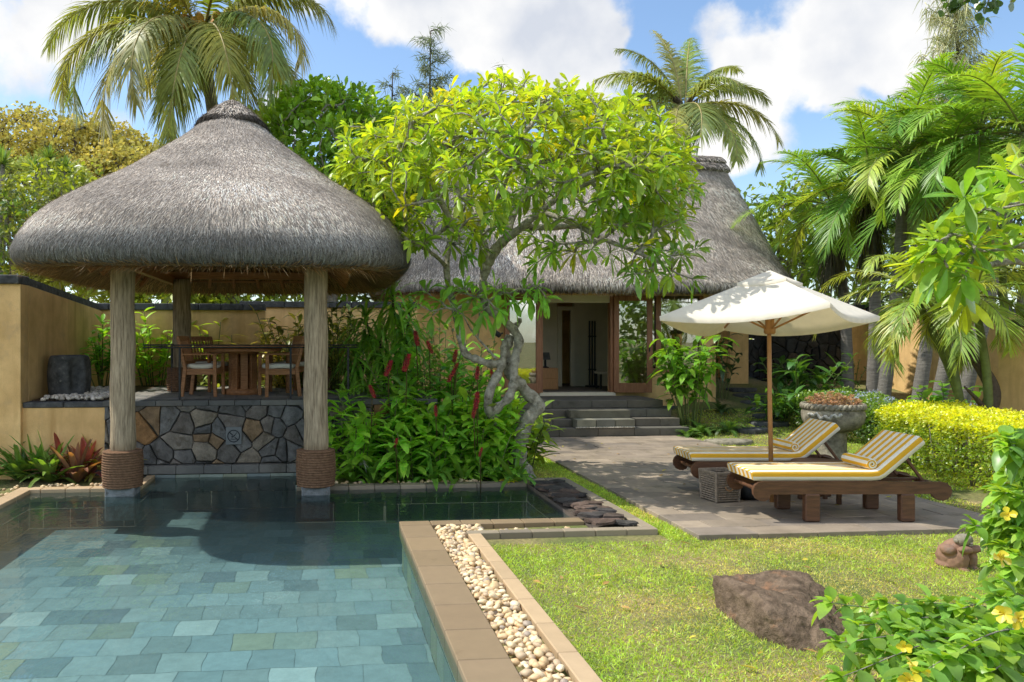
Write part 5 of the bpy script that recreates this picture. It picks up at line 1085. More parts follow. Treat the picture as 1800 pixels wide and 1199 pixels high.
# areca clump beside the right wall
for label, pxb, cpx, cpy, d, L, seed in [('areca palm with a slim green stem leaning left in front of the hedge', 1700, 1645, 545, 12.4, 1.45, .2), ('areca palm with a slim ringed stem close to the right wall', 1738, 1712, 520, 12.2, 1.35, 1.9), ('low areca palm arching over the blue-flowered hedge', 1722, 1608, 520, 12.8, 1.7, 3.4), ('areca palm with yellowish fronds above the right wall', 1752, 1762, 470, 12.6, 1.5, 5.0)]:
    c = at(cpx, cpy, d); b0 = at(pxb, 730, d); b0[2] = gz(b0); fpalm(label, b0, c, L, 10, .40, .016, 40, [(.19,.25,.04),(.14,.21,.035),(.24,.27,.05)], els=(65,-20), r=(.07,.05), seed=seed, cv=(80,130), hang=.5, bark='stem', name='areca_palm')

# ---- frangipani reaching in from the right edge
rb_ = np.array([*at(2010,700,6.6)[:2], -.07]); rt = thing('frangipani_tree', 'frangipani with very large glossy leaves reaching in from the right edge of the photo', 'tree', rb_); b = MB(); l = MB()
def rl_(L): return [at(px,py,d)-rb_ for px,py,d in L]
LIM = [(rl_([(2010,860,6.6),(1990,640,6.6),(1930,520,6.4)]), .12, .08), (rl_([(1930,520,6.4),(1840,445,6.2),(1770,425,6.0),(1700,420,5.8)]), .055, .022), (rl_([(1930,520,6.4),(1870,480,6.3),(1790,460,6.2),(1720,470,6.0)]), .05, .02), (rl_([(1930,520,6.4),(1880,400,6.3),(1820,350,6.2)]), .05, .025)]
tips = [];
for cx, cy, sx, sy, d0, n in [(1745,395,75,55,5.8,27),(1775,330,45,45,6.2,15),(1675,445,42,42,5.8,13),(1700,510,25,25,5.9,3),(1640,470,22,24,5.9,4)]:
    for _ in range(n): try_tip(at(cx+sx*U(-1,1), cy+sy*U(-1,1), d0+U(-.35,.35))-rb_, .13)
od = grow(b, LIM, tips, rtip=.009, expo=.38, bend=.3)
for p, d in zip(tips, od): rosettes(l, [p], [nrm(d+np.array([0,0,.3]))], 12, .25, .037, np.array([(.19,.30,.03),(.13,.25,.03),(.25,.32,.03)][rng.integers(3)]), (.3,1.6), .2)
b.build('trunk', M['frbark'], rt); l.build('crown', M['waxy'], rt)

# ---- clipped hedges
def hedge(label, path, w, h, n, L, W, ctop, cside, name='clipped_hedge', rag=.04, bark='dark_bark', flowers=None, top_only=0., z0=None):
    path = np.array(path, float); o = np.array([*path[0], float(gh(*path[0])) if z0 is None else z0]); t = thing(name, label, 'hedge', o); b = MB(); seg = np.linalg.norm(np.diff(path, axis=0), axis=1); cum = np.concatenate([[0], np.cumsum(seg)]); T = cum[-1]
    def P(s):
        i = np.clip(np.searchsorted(cum, s, 'right')-1, 0, len(seg)-1); f = ((s-cum[i])/seg[i])[:, None]; d = (path[i+1]-path[i])/seg[i][:, None]; return path[i]*(1-f)+path[i+1]*f, d
    s = U(-.02,1.02,n)*T; s = np.clip(s, 0, T-1e-4); p, d = P(s); nn = np.stack([-d[:, 1], d[:, 0]], -1); u = U(0,1,n); per = 2*h+w; q = u*per
    lump = .05*np.sin(s*4.1)+.04*np.sin(s*9.7+q*3)+rag*rng.normal(size=n)
    y = np.where(q < h, -w/2, np.where(q < h+w, q-h-w/2, w/2)); z = np.where(q < h, q, np.where(q < h+w, h, per-q)); top = (q >= h) & (q < h+w)
    rnd = np.clip((np.abs(y)-(w/2-.15))/.15, 0, 1)*np.clip((z-(h-.15))/.15, 0, 1); z = z-rnd*.08; inset = U(0,.16,n)**1.2
    out = np.where(top, 0, np.sign(y)); yy = y+out*(lump-inset); zz = z+np.where(top, lump*.6-inset, 0)
    endc = rng.random(n) < w*h/(per*T+2*w*h)*2; e0 = rng.random(n) < .5
    yy = np.where(endc, U(-w/2,w/2,n), yy); zz = np.where(endc, h*U(0,1,n), zz); p = np.where(endc[:, None], np.where(e0[:, None], path[0]-(path[1]-path[0])/seg[0]*(lump-inset)[:, None], path[-1]), p)
    V = np.stack([p[:, 0]+nn[:, 0]*yy, p[:, 1]+nn[:, 1]*yy, zz+gh(p[:, 0], p[:, 1])], -1)-np.array([o[0], o[1], o[2]]); nv = np.where(top[:, None] & ~endc[:, None], np.array([0,0,1.]), np.stack([nn[:, 0]*out, nn[:, 1]*out, 0*out+.3], -1))
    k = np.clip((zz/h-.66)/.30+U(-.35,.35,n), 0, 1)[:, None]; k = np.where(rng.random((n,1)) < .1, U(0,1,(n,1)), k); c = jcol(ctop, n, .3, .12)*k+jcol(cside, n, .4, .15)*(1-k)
    keep = rng.random(n) < np.clip(.25+1.2*zz/h, .3, 1); V, nv, c = V[keep], nv[keep], c[keep]; n2_ = len(V)
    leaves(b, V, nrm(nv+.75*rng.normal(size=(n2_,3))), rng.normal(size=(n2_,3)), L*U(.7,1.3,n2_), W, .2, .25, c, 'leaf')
    b.build('foliage', M['leaf'], t); b = MB()
    for k in range(int(T*9)):
        s1 = np.array([U(0,T-.001)]); pp, dd = P(s1); pp = pp[0]+np.array([-dd[0][1], dd[0][0]])*U(-w*.38,w*.38); g0 = float(gh(*pp))-o[2]; q0 = np.array([pp[0]-o[0], pp[1]-o[1], g0-.05])
        for m_ in range(3): e = q0+np.array([U(-.25,.25), U(-.25,.25), h*U(.7,.92)]); b.tube([q0, (q0+e)/2+U(-.06,.06,3), e], [.014,.01,.004], 4)
    b.build('stems', M[bark], t)
    if flowers:
        for k in range(flowers[0]):
            s1 = np.array([U(.02,.98)*T]); pp, dd = P(s1); pp = pp[0]+np.array([-dd[0][1], dd[0][0]])*U(-w*.5,w*.4); c0 = np.array([pp[0]-o[0], pp[1]-o[1], float(gh(*pp))-o[2]+h+U(-.05,.06)]); b = MB(); m_ = 26
            q = c0+sph(m_)*np.array([.09,.09,.05]); leaves(b, q, nrm(rng.normal(size=(m_,3))+(0,-.3,.8)), rng.normal(size=(m_,3)), .032, .015, 0, .2, jcol(flowers[1], m_, .15, .05), 'quad'); b.build('flower_cluster', M['petal'], t)
    return t
ha, hb_, hc_ = at(1572,700,12.6), at(1690,700,10.9), at(1905,700,9.0)
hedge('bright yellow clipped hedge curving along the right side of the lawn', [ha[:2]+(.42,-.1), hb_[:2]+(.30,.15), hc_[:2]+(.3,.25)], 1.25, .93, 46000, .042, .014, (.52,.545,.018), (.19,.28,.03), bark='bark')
pa, pb_, pc_ = at(1452,690,16.2), at(1560,690,15.2), at(1765,690,13.4)
hedge('green plumbago hedge with pale blue flower clusters behind the yellow hedge', [pa[:2], pb_[:2], pc_[:2]], 1.9, .72, 42000, .055, .016, (.15,.25,.03), (.07,.14,.025), flowers=(46,(.50,.56,.80)), name='flowering_hedge')

# ---- generic little plants
def strap_plant(name, label, cat, p, n, L, W, col, el=(.3,1.4), droop=.6, tm='strap', mat_='waxy', fold=.35, group=None, v=.3, parts=None):
    t = thing(name, label, cat, p, group=group); b = MB(); a = np.arange(n)*2.39996+U(0,6); e = U(*el, n); d = np.stack([np.cos(a)*np.cos(e), np.sin(a)*np.cos(e), np.sin(e)], -1)
    leaves(b, d*np.array([.04,.04,0]), d, (0,0,1), L*U(.65,1.1,n), W*U(.8,1.2,n), droop*U(.4,1.4,n), fold, jcol(col, n, v), tm); b.build('leaves', M[mat_], t); return t
bl = [(15,815,11.35,(.05,.10,.02)),(62,820,11.1,(.055,.12,.022)),(112,818,11.3,(.14,.035,.045)),(150,815,11.1,(.16,.045,.05)),(176,800,11.3,(.20,.20,.05)),(88,835,10.85,(.07,.12,.025)),(-40,820,11.2,(.06,.12,.02)),(38,838,10.9,(.045,.09,.02)),(135,838,10.8,(.10,.05,.035))]
bn = ['dark green bromeliad at the left edge under the ochre wall','broad green bromeliad under the left wall','purple-red bromeliad in the middle of the left bed','red bromeliad beside the roped post','yellow-green bromeliad just left of the roped post','small green bromeliad at the front of the left bed','green bromeliad half outside the left edge','low dark bromeliad behind the pebbles at the pool corner','brownish bromeliad in front of the red ones']
for (px, py, d, c), lb in zip(bl, bn): p = at(px, py, d); strap_plant('bromeliad', lb, 'plant', (p[0], p[1], -.05), 44, .92, .042, np.array(c)*1.6, (.5,1.45), .42, group='bromeliads in the left bed')
cr_ = [(620,838,10.9),(655,836,10.75),(700,840,10.8),(760,838,10.75),(815,838,10.85),(870,836,10.85),(735,830,11.1),(840,828,11.1),(905,842,10.7)]
cn_ = ['spider lily next to the right roped post','spider lily with a white flower near the right post','broad-leaved spider lily left of the middle of the flower bed','spider lily at the middle of the bed edge','spider lily right of the middle of the bed edge','dark spider lily close to the frangipani foot','tall spider lily behind the front row of the bed','spider lily under the leaning frangipani stem','small spider lily right at the frangipani foot']
for (px, py, d), lb in zip(cr_, cn_):
    p = at(px, py, d); t = strap_plant('spider_lily', lb, 'plant', (p[0], p[1], -.05), 24, .78, .042, [(.12,.26,.03),(.10,.22,.03),(.15,.28,.035)][rng.integers(3)], (.5,1.45), .62, group='spider lilies along the pool border')
    if px == 655:
        b = MB(); k = 26; h0 = np.array([-.12,-.15,.30]); ds = around((0,-.2,1.), k, .3, 2.0); leaves(b, np.repeat(h0[None], k, 0), ds, (0,0,1), U(.07,.13,k), .004, .5, 0, jcol((.75,.75,.65), k, .1, .02), 'rib'); b.tube([(0,0,0),(-.06,-.08,.2),h0], .006, 5, col=(.2,.3,.1)); b.build('flower', M['petal'], t)
p = at(923,846,10.62); strap_plant('bromeliad', 'small yellow bromeliad hanging over the far pool border', 'plant', (*at(893,846,10.62)[:2], .0), 14, .16, .022, (.45,.42,.04), (.1,1.2), .5)

def ginger(label, px, d, n, H, spread, col, flowers, py0=None):
    o = np.array([*at(px, 800, d)[:2], -.05]); t = thing('red_ginger', label, 'plant', o, group='red ginger clumps in the flower bed'); lb = MB(); sb = MB()
    for k in range(n):
        r = U(.02,1)**.7; a = U(0,6.28); q0 = np.array([spread*.55*r*math.cos(a), spread*.4*r*math.sin(a), 0]); h = H*U(.65,1.1); lean = np.array([math.cos(a), math.sin(a)*.7, 0])*r*.45+U(-.12,.12,3)*(1,1,0); tp = q0+lean*h+np.array([0,0,h]); Q = smooth_path([q0, (q0+tp)/2+np.array([0,0,.06]), tp], 5); sb.tube(Q, np.linspace(.012,.007,len(Q)), 5)
        m_ = int(17*h/1.2)+5; tt = np.linspace(.18,1,m_); pos = np.array([Q[min(int(x*(len(Q)-1)), len(Q)-1)]*(1-0)+0 for x in tt]); pos[:, 2] = tt*h+q0[2]; pos[:, :2] = q0[:2]+(tp-q0)[:2]*tt[:, None]; az = U(0,6.28)+np.arange(m_)*PI+U(-.5,.5,m_); e = U(-.1,.95,m_)
        dr = np.stack([np.cos(az)*np.cos(e), np.sin(az)*np.cos(e), np.sin(e)], -1); leaves(lb, pos, dr, (0,0,1), U(.28,.44,m_), U(.046,.068,m_), U(.05,.5,m_), .3, jcol(col, m_, .35), 'leaf5')
    lb.build('leaves', M['waxy'], t); sb.build('stems', M['stem'], t)
    for fx, fy, fd, s in flowers:
        s *= U(.85,1.1); q = at(fx, fy, fd-.35)-o; tl_ = U(-.5,.5,2); b = MB(); k = 60; tt = np.arange(k)/k; a = np.arange(k)*2.39996; hh = .20*s; c0 = q-np.array([0,0,hh/2]); rr = .022*s*np.sin(np.clip(tt*.85+.12,0,1)*PI)**.7; pos = c0+np.stack([rr*np.cos(a)+tl_[0]*(tt-.5)*hh, rr*np.sin(a)+tl_[1]*(tt-.5)*hh, tt*hh], -1); d = np.stack([np.cos(a)*.7, np.sin(a)*.7, .75+0*a], -1)
        leaves(b, pos, d, (0,0,1), .042*s, .015*s, .1, .5, jcol((.60,.045,.085), k, .35, .2), 'leaf'); b.tube([(q[0]*.92, q[1], q[2]-.62), c0, c0+np.array([0,0,hh*.9])], [.007,.007,.004], 5, col=(.14,.10,.03)); b.build('flower_spike', M['petal'], t)
    return t
GC = [(.165,.33,.036),(.19,.36,.04),(.14,.30,.036),(.25,.40,.045)]
ginger('red ginger clump with broad leaves next to the right-hand pavilion post', 625, 11.15, 13, .95, .7, GC[1], [(654,690,11.0,1.0)])
ginger('red ginger clump with two tall upright flower spikes, left half of the bed', 690, 11.5, 20, 1.25, .9, GC[0], [(683,650,11.4,1.1),(715,640,11.3,1.2)])
ginger('tall red ginger at the back of the bed below the drooping dracaena', 760, 12.3, 20, 1.75, .9, GC[2], [(732,597,12.1,1.0),(755,612,12.1,1.05),(800,628,12.0,.9)])
ginger('red ginger clump left of the frangipani limbs with pink-red spikes', 800, 11.6, 22, 1.2, .95, GC[1], [(794,662,11.5,1.0),(801,648,11.6,.8),(766,724,11.2,.7)])
ginger('sunlit red ginger clump in front of the leaning frangipani stem', 845, 11.35, 18, 1.05, .8, GC[3], [(839,658,11.3,1.0),(865,662,11.4,.8),(838,706,11.1,1.0),(833,727,11.0,.8)])
ginger('low red ginger at the front of the bed, middle of the pool border', 735, 11.05, 20, .75, 1.0, GC[0], [(696,780,10.8,.6)])
ginger('low red ginger with a few small spikes by the frangipani foot', 830, 11.0, 16, .68, .8, GC[1], [(845,796,10.75,.5)])
ginger('yellow-green ginger behind the frangipani trunk with one bright red spike', 905, 12.1, 13, .85, .7, (.16,.24,.03), [(908,730,11.9,.9)])

def leafy(name, label, cat, p, n, H, spread, L, W, col, nl=10, tm='leaf5', el=(.1,1.1), droop=.35, group=None, mat_='waxy', stemr=.012, v=.35, first=.3):
    t = thing(name, label, cat, p, group=group); lb = MB(); sb = MB()
    for k in range(n):
        a = U(0,6.28); r = U(0,1)**.6; h = H*U(.6,1.1); q0 = np.array([.18*spread*r*math.cos(a), .18*spread*r*math.sin(a), 0]); tp = q0+np.array([spread*.5*r*math.cos(a), spread*.5*r*math.sin(a), h]); Q = smooth_path([q0, (q0+tp)/2+(0,0,h*.08), tp], 5); sb.tube(Q, np.linspace(stemr,stemr*.5,len(Q)), 5)
        m_ = nl; x = np.linspace(first,1,m_)*(len(Q)-1); i = np.clip(x.astype(int),0,len(Q)-2); pos = Q[i]+(Q[i+1]-Q[i])*(x-i)[:, None]; az = np.arange(m_)*2.39996+U(0,6); e = U(*el,m_); dr = np.stack([np.cos(az)*np.cos(e), np.sin(az)*np.cos(e), np.sin(e)], -1)
        leaves(lb, pos, dr, (0,0,1), L*U(.7,1.15,m_), W*U(.8,1.2,m_), droop*U(.4,1.5,m_), .3, jcol(col, m_, v), tm)
    lb.build('leaves', M[mat_], t); sb.build('stems', M['stem'], t); return t
def PG_(px, d, z=-.05): p = at(px, 700, d); return (p[0], p[1], z)
# plants round the pavilion (behind platform)
leafy('costus_plant', 'leafy green costus against the ochre side wall, left of the pavilion post', 'plant', PG_(180,13.9,PT), 13, 1.15, .7, .30, .045, (.14,.30,.035), 14)
leafy('costus_plant', 'bright green leafy plant between the left post and the rear post', 'plant', PG_(275,15.2,.6), 22, 1.75, 1.1, .33, .05, (.20,.34,.035), 15)
leafy('costus_plant', 'yellow-green plant right of the roped rear post', 'plant', PG_(372,15.3,.6), 13, 1.55, .6, .34, .045, (.19,.26,.03), 11)
leafy('costus_plant', 'small yellowish plant behind the middle of the table', 'plant', PG_(412,15.3,.6), 6, 1.35, .45, .36, .035, (.25,.26,.04), 8)
leafy('croton_bush', 'dark bronze-green croton bush behind the right end of the table', 'shrub', PG_(530,14.9,.2), 46, 2.05, 1.8, .32, .044, (.24,.22,.055), 26, 'leaf', droop=.3, first=.15)
leafy('croton_bush', 'dark croton bush between the table and the dracaena', 'shrub', PG_(600,14.4,.0), 44, 2.35, 1.8, .30, .044, (.15,.19,.045), 24, 'leaf', droop=.3, first=.15)
leafy('croton_bush', 'low dark shrub seen under the pavilion table', 'shrub', PG_(440,15.1,.6), 20, .8, 1.8, .25, .035, (.14,.19,.04), 14, 'leaf', first=.15)
# drooping dracaena
def dracaena(label, p, heads, L, W, col, n=46):
    t = thing('dracaena', label, 'plant', p); lb = MB(); sb = MB()
    for hx, hy, hz in heads:
        h = np.array([hx,hy,hz]); sb.tube(smooth_path([(0,0,0), h*.5+(.05,0,.1), h], 5), np.linspace(.04,.02,11), 7); a = np.arange(n)*2.39996; e = np.linspace(-.9,1.35,n)+U(-.15,.15,n); d = np.stack([np.cos(a)*np.cos(e), np.sin(a)*np.cos(e), np.sin(e)], -1)
        leaves(lb, h-np.stack([0*a,0*a,.35*(1-np.linspace(0,1,n))], -1), d, (0,0,1), L*U(.7,1.1,n), W, .75*U(.5,1.4,n), .25, jcol(col, n, .4), 'strap')
    lb.build('leaves', M['waxy'], t); sb.build('stems', M['dark_bark'], t)
dracaena('tall dracaena with long drooping dark green leaves between pavilion and house', PG_(690,13.0), [(.0,0,2.75),(-.45,.1,2.35),(.3,.2,2.45),(-.25,-.3,2.0),(.15,-.3,2.2),(-.6,-.1,1.75),(-.1,.1,1.5)], .72, .028, (.13,.26,.035))
leafy('croton_bush', 'dark shrub against the house wall behind the red ginger', 'shrub', PG_(775,14.6), 30, 2.1, 1.6, .26, .05, (.10,.17,.035), 18, 'leaf', first=.15)
leafy('schefflera', 'thin dark shrub with small leaves against the house wall by the left door', 'shrub', PG_(842,14.9), 9, 2.1, .9, .16, .03, (.055,.085,.02), 16, 'leaf')
# by the house
leafy('ti_plant', 'tall ti plant with big glossy leaves beside the house window', 'plant', (*at(1213,700,16.3)[:2], .1), 15, 1.75, 1.15, .44, .06, (.12,.24,.025), 20, el=(-.2,1.2), droop=.5, stemr=.015, first=.4)
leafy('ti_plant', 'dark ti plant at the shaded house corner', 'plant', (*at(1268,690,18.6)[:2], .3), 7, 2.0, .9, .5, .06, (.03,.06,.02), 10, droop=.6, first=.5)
leafy('cordyline', 'broad-leaved dark green cordyline clump before the rubble stone wall', 'plant', (*at(1402,700,17.3)[:2], .25), 17, 1.15, 1.8, .55, .07, (.045,.105,.02), 11, el=(.1,1.2), droop=.45, stemr=.018)
leafy('cordyline', 'lower glossy green clump right of the parasol pole', 'plant', (*at(1380,720,16.4)[:2], .2), 12, .6, 1.2, .5, .06, (.05,.12,.02), 9, el=(.1,1.2), droop=.5)
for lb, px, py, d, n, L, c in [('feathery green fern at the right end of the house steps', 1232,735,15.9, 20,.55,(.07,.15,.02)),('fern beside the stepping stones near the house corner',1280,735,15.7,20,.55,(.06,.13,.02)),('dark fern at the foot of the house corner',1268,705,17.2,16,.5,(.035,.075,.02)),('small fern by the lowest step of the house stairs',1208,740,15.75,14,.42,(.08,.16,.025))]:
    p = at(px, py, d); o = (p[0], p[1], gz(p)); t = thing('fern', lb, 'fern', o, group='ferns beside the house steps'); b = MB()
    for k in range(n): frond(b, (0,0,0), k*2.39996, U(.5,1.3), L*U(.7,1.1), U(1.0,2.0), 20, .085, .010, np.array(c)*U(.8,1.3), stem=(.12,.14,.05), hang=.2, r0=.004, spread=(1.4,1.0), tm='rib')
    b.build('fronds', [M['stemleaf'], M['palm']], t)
leafy('creeping_plant', 'little white-flowered creeper at the foot of the ochre wall by the palms', 'plant', (*at(1500,650,18.6)[:2], .8), 6, .8, .5, .10, .02, (.07,.12,.03), 12, 'leaf')
leafy('philodendron', 'broad-leaved green plant between the grey palm trunks and the areca stems', 'plant', (*at(1672,690,13.9)[:2], .0), 12, 1.1, 1.0, .30, .08, (.09,.19,.025), 8)
t = thing('gnarled_stump', 'old crooked bare trunk leaning beside the areca stems at the right wall', 'tree', (*at(1748,740,12.4)[:2], 0)); o = np.array(t.location); b = MB()
b.tube(smooth_path([at(1728,745,12.2)-o, at(1745,690,12.3)-o, at(1720,640,12.4)-o, at(1690,610,12.5)-o], 6), np.linspace(.13,.06,19), 10); b.tube(smooth_path([at(1735,725,12.2)-o, at(1715,700,12.1)-o, at(1695,680,12.1)-o], 5), np.linspace(.05,.015,11), 7); b.build('trunk', M['dark_bark'], t)

# ---- allamanda in the right foreground
ab = np.array([*at(1900,1150,4.4)[:2], -.07]); am = thing('allamanda_bush', 'sprawling allamanda bush with glossy leaves and yellow trumpet flowers in the right foreground', 'shrub', ab); lb = MB(); sb = MB()
def arch(px, py, d, px0, py0, d0, r=.006):
    e = at(px, py, d)-ab; s = at(px0, py0, d0)-ab; md = (s+e)/2+np.array([0,0,.10+.08*U(0,1)]); Q = smooth_path([s, md, e], 8); sb.tube(Q, np.linspace(r, r*.4, len(Q)), 5, col=(1,1,1)); L_ = np.linalg.norm(np.diff(Q, axis=0), axis=1).sum(); nn_ = max(4, int(L_/.115)); x = np.linspace(.25,1,nn_)*(len(Q)-1.001); i = x.astype(int); pos = Q[i]+(Q[i+1]-Q[i])*(x-i)[:, None]; tan = nrm(Q[i+1]-Q[i])
    for p, tg in zip(pos, tan):
        k = rng.integers(3,5); ds = around(tg, k, .7, 1.5); leaves(lb, np.repeat(p[None],k,0), nrm(ds+(0,0,.25)), (0,0,1), U(.11,.175,k), U(.030,.045,k), U(.2,.7,k), .32, jcol([(.13,.24,.035),(.105,.21,.032),(.18,.29,.04)][rng.integers(3)], k, .25), 'leaf5')
    ds = around(tan[-1], 6, .2, .9); leaves(lb, np.repeat(pos[-1:],6,0), ds, (0,0,1), U(.07,.12,6), .022, .2, .35, jcol((.19,.30,.04),6,.2), 'leaf5')
ends = [(1460,1060,4.5),(1475,1130,4.2),(1510,1100,4.3),(1480,1190,4.0),(1540,1160,4.1),(1560,1060,4.4),(1600,1110,4.2),(1580,1190,3.95),(1640,1060,4.4),(1630,1170,4.0),(1660,1120,4.1),(1690,1070,4.3),(1700,1150,4.0),(1680,1195,3.9),(1740,1100,4.1),(1730,1180,3.9),(1760,1050,4.2),(1780,1140,3.9),(1790,1090,4.0),(1770,1200,3.8),(1720,1130,4.0),(1610,1150,4.1),(1500,1150,4.3)]
for px, py, d in ends: arch(px, py, d, 1870+U(-40,60), 1180+U(-60,40), d+.1)
for _ in range(24): px, py = U(1600,1830), U(1100,1230); arch(px, py, 4.0+U(-.4,.3), 1880+U(-40,60), 1200+U(-60,40), 4.1)
for px, py, d in [(1715,925,5.4),(1760,900,5.5),(1755,860,5.6),(1770,830,5.7),(1750,990,5.2),(1780,1000,5.0),(1790,940,5.2),(1775,770,5.8),(1790,860,5.5),(1750,905,5.4),(1765,960,5.2),(1790,800,5.6),(1748,930,5.5),(1780,1040,4.8),(1760,1020,5.0),(1795,900,5.2),(1785,760,5.7),(1768,940,5.3),(1785,975,5.0)]: arch(px, py, d, 1890+U(-40,40), py+90+U(-30,60), d+.1)
for _ in range(26): arch(U(1765,1830), U(770,1030), 5.3+U(-.3,.4), 1900, U(880,1080), 5.5)
lb.build('leaves', M['waxy'], am); sb.build('stems', M['bark'], am)
for px, py, d, s in [(1610,1178,3.95,.85),(1757,980,5.0,.85),(1765,1080,4.1,.75),(1590,1138,4.15,.5),(1790,1088,4.0,.6),(1772,905,5.2,.65),(1770,808,5.6,.45),(1598,1196,3.9,.7)]:
    o = at(px, py, d-.35)-ab; b = MB(); ax = nrm(np.array([-.5,-.6,.45])+.3*rng.normal(size=3)); x1 = nrm(np.cross(ax,(0,0,1.))); y1 = np.cross(ax, x1); t = np.arange(15)*2*PI/15; R_ = [(-.05,.006),(-.02,.010),(0,.018),(.012,.026)]
    b.grid(np.array([[o+ax*h*s+(x1*math.cos(a)+y1*math.sin(a))*r*s for a in t] for h, r in R_]), np.array([.74,.56,.02]), wrap=True)
    for k in range(5): a = k*2*PI/5; rd = x1*math.cos(a)+y1*math.sin(a); leaves(b, [o+ax*.004*s+rd*.006*s], [nrm(rd+ax*U(.2,.7)+.15*rng.normal(size=3))], -ax+.3*rng.normal(size=3), .070*s*U(.85,1.1), .029*s, U(0,.3), -.35, (.80,.68,.035), 'frang')
    b.build('flower', M['petal'], am)

# ================= background trees =================
BG = 'trees beyond the garden walls'
tree('broadleaf_tree', 'dense bright green tree between the pavilion roof and the frangipani crown', 'tree', (*at(575,700,18.5)[:2],-.1), at(578,305,18.5), (2.0,1.6,2.05), 300, 20, .27, .055, (.15,.26,.025), 'b', M['waxy'], M['bark'], .2, 'frang', puff=.34, shell=.6, up=.6, group=BG)
tree('broadleaf_tree', 'dark green tree filling the gap right behind the pavilion roof edge', 'tree', (*at(680,700,20)[:2],-.1), at(690,360,20), (2.0,1.6,2.3), 170, 18, .26, .05, (.07,.14,.02), 'b', M['waxy'], M['bark'], .2, 'frang', puff=.36, shell=.55, up=.5, group=BG)
# hazy yellow-flowering trees on the slope at the far left
for k, (lb, px, py, d, rx, rz) in enumerate([('wide yellow-flowering tree crown at the far left horizon', 50, 275, 46, 5.2, 2.6), ('yellow-flowering tree with a flat crown left of the coconut fronds', 150, 285, 44, 4.2, 2.2), ('smaller yellow-flowering tree just left of the pavilion roof slope', 225, 330, 42, 3.6, 2.0), ('lower olive-yellow tree in front of the yellow crowns at the far left', 30, 350, 38, 4.0, 2.0), ('half hidden yellow-flowering tree behind the pavilion roof', 290, 330, 45, 3.5, 2.2)]):
    c = at(px, py, d); tree('flowering_tree', lb, 'tree', (c[0], c[1], 0), c, (rx, 3.0, rz), 230, 26, .26, .10, [(.37,.32,.09),(.36,.31,.085),(.39,.34,.10),(.28,.30,.075),(.36,.32,.08)][k], 'b', M['dry'], M['dark_bark'], .3, 'quad', puff=.62, shell=.65, low=-.4, up=.7, v=.35, group='yellow-flowering trees on the left horizon')
# shrubs behind the left walls
for lb, px, py, d, rx, ry, rz, c, L, n in [('loose grey-green shrub above the left wall', 30, 400, 17, 1.5,.9,1.25, (.13,.16,.045), .16, 80), ('yellow-green shrub behind the pavilion eave at the left', 120, 365, 18, 1.3,.9,1.1, (.19,.24,.03), .2, 70), ('bright yellow-green shrub peeping over the wall under the thatch eave', 130, 495, 17.2, 1.5,.8,.55, (.24,.28,.03), .26, 60), ('light green bush above the rear wall between the posts', 300, 520, 17.6, 1.4,.7,.5, (.22,.28,.03), .26, 60), ('light green bush above the rear wall behind the table', 430, 515, 18, 1.6,.8,.6, (.16,.23,.03), .26, 60), ('dense bush over the wall at the left edge', -40, 430, 16.5, 1.6,1,1.3, (.10,.16,.03), .18, 80), ('green bush behind the wall right of the pavilion', 610, 480, 19, 1.5,.8,1.0, (.09,.17,.025), .26, 70)]:
    c0 = at(px, py, d); tree('garden_shrub', lb, 'shrub', (c0[0], c0[1], 0), c0, (rx,ry,rz), n, 16, L, L*.19, c, 'b', M['leaf'], M['bark'], .07, 'leaf', puff=.28, shell=.3, low=-.9, group='shrubs behind the garden walls')
# spiky yucca heads above the left wall
def yucca(lb, px, py, d, heads, L):
    c0 = at(px, py, d); t = thing('yucca', lb, 'tree', (c0[0], c0[1], 0), group='yuccas at the left'); o = np.array(t.location); l = MB(); s = MB()
    for hx, hy in heads:
        h = at(hx, hy, d+U(-.4,.4))-o; s.tube(smooth_path([(0,0,0), (h[0]*.4,h[1]*.4,h[2]*.6), h], 5), np.linspace(.11,.05,11), 7); n = 70; ds = around((0,0,1.), n, .1, 1.9); leaves(l, np.repeat(h[None],n,0), ds, (0,0,1), L*U(.7,1.1,n), .022, .15, .2, jcol((.09,.15,.035), n, .3), 'rib4')
    l.build('crown', M['palm'], t); s.build('trunk', M['bark'], t)
yucca('branched yucca with several spiky heads above the left wall', 90, 500, 20, [(62,300),(85,280),(115,300),(95,325),(130,320),(70,340)], .55); yucca('yucca with dark spiky heads at the left edge of the photo', -5, 500, 19, [(5,290),(-10,320),(12,335),(-25,270)], .6)
# wispy casuarinas
def casuarina(lb, base, top, W_, nb, col, lean=0., dens=26, droop=.5, trunk=None, seedphase=0):
    base = np.array(base); top = np.array(top); t = thing('casuarina', lb, 'tree', base, group='wispy casuarina trees in the distance'); s = MB(); l = MB(); H = top-base; s.tube(smooth_path([(0,0,0), H*.5+(lean,0,0), H], 10), np.linspace(.16,.02,21), 7)
    for k in range(nb):
        f = 1-(k/nb)**.8*.55; p0 = H*f; a = k*2.39996+seedphase; ln = W_*(.25+1.3*(1-f)/.55)*U(.5,1.1); e = p0+np.array([math.cos(a), math.sin(a)*.6, U(.1,.55)])*ln; Q = smooth_path([p0, (p0+e)/2+(0,0,-.05*ln), e], 6); s.tube(Q, np.linspace(.03,.006,len(Q)), 4)
        m_ = int(dens*ln*5.5); i = rng.integers(2,len(Q),m_); p = Q[i]+rng.normal(size=(m_,3))*.09; leaves(l, p, nrm(rng.normal(size=(m_,3))*.55+np.array([math.cos(a)*.4,0,.45-droop])), rng.normal(size=(m_,3)), U(.2,.5,m_), .014, droop*.5, 0, jcol(col, m_, .35), 'rib')
    l.build('crown', M['dry'], t); s.build('trunk', M['dark_bark'], t)
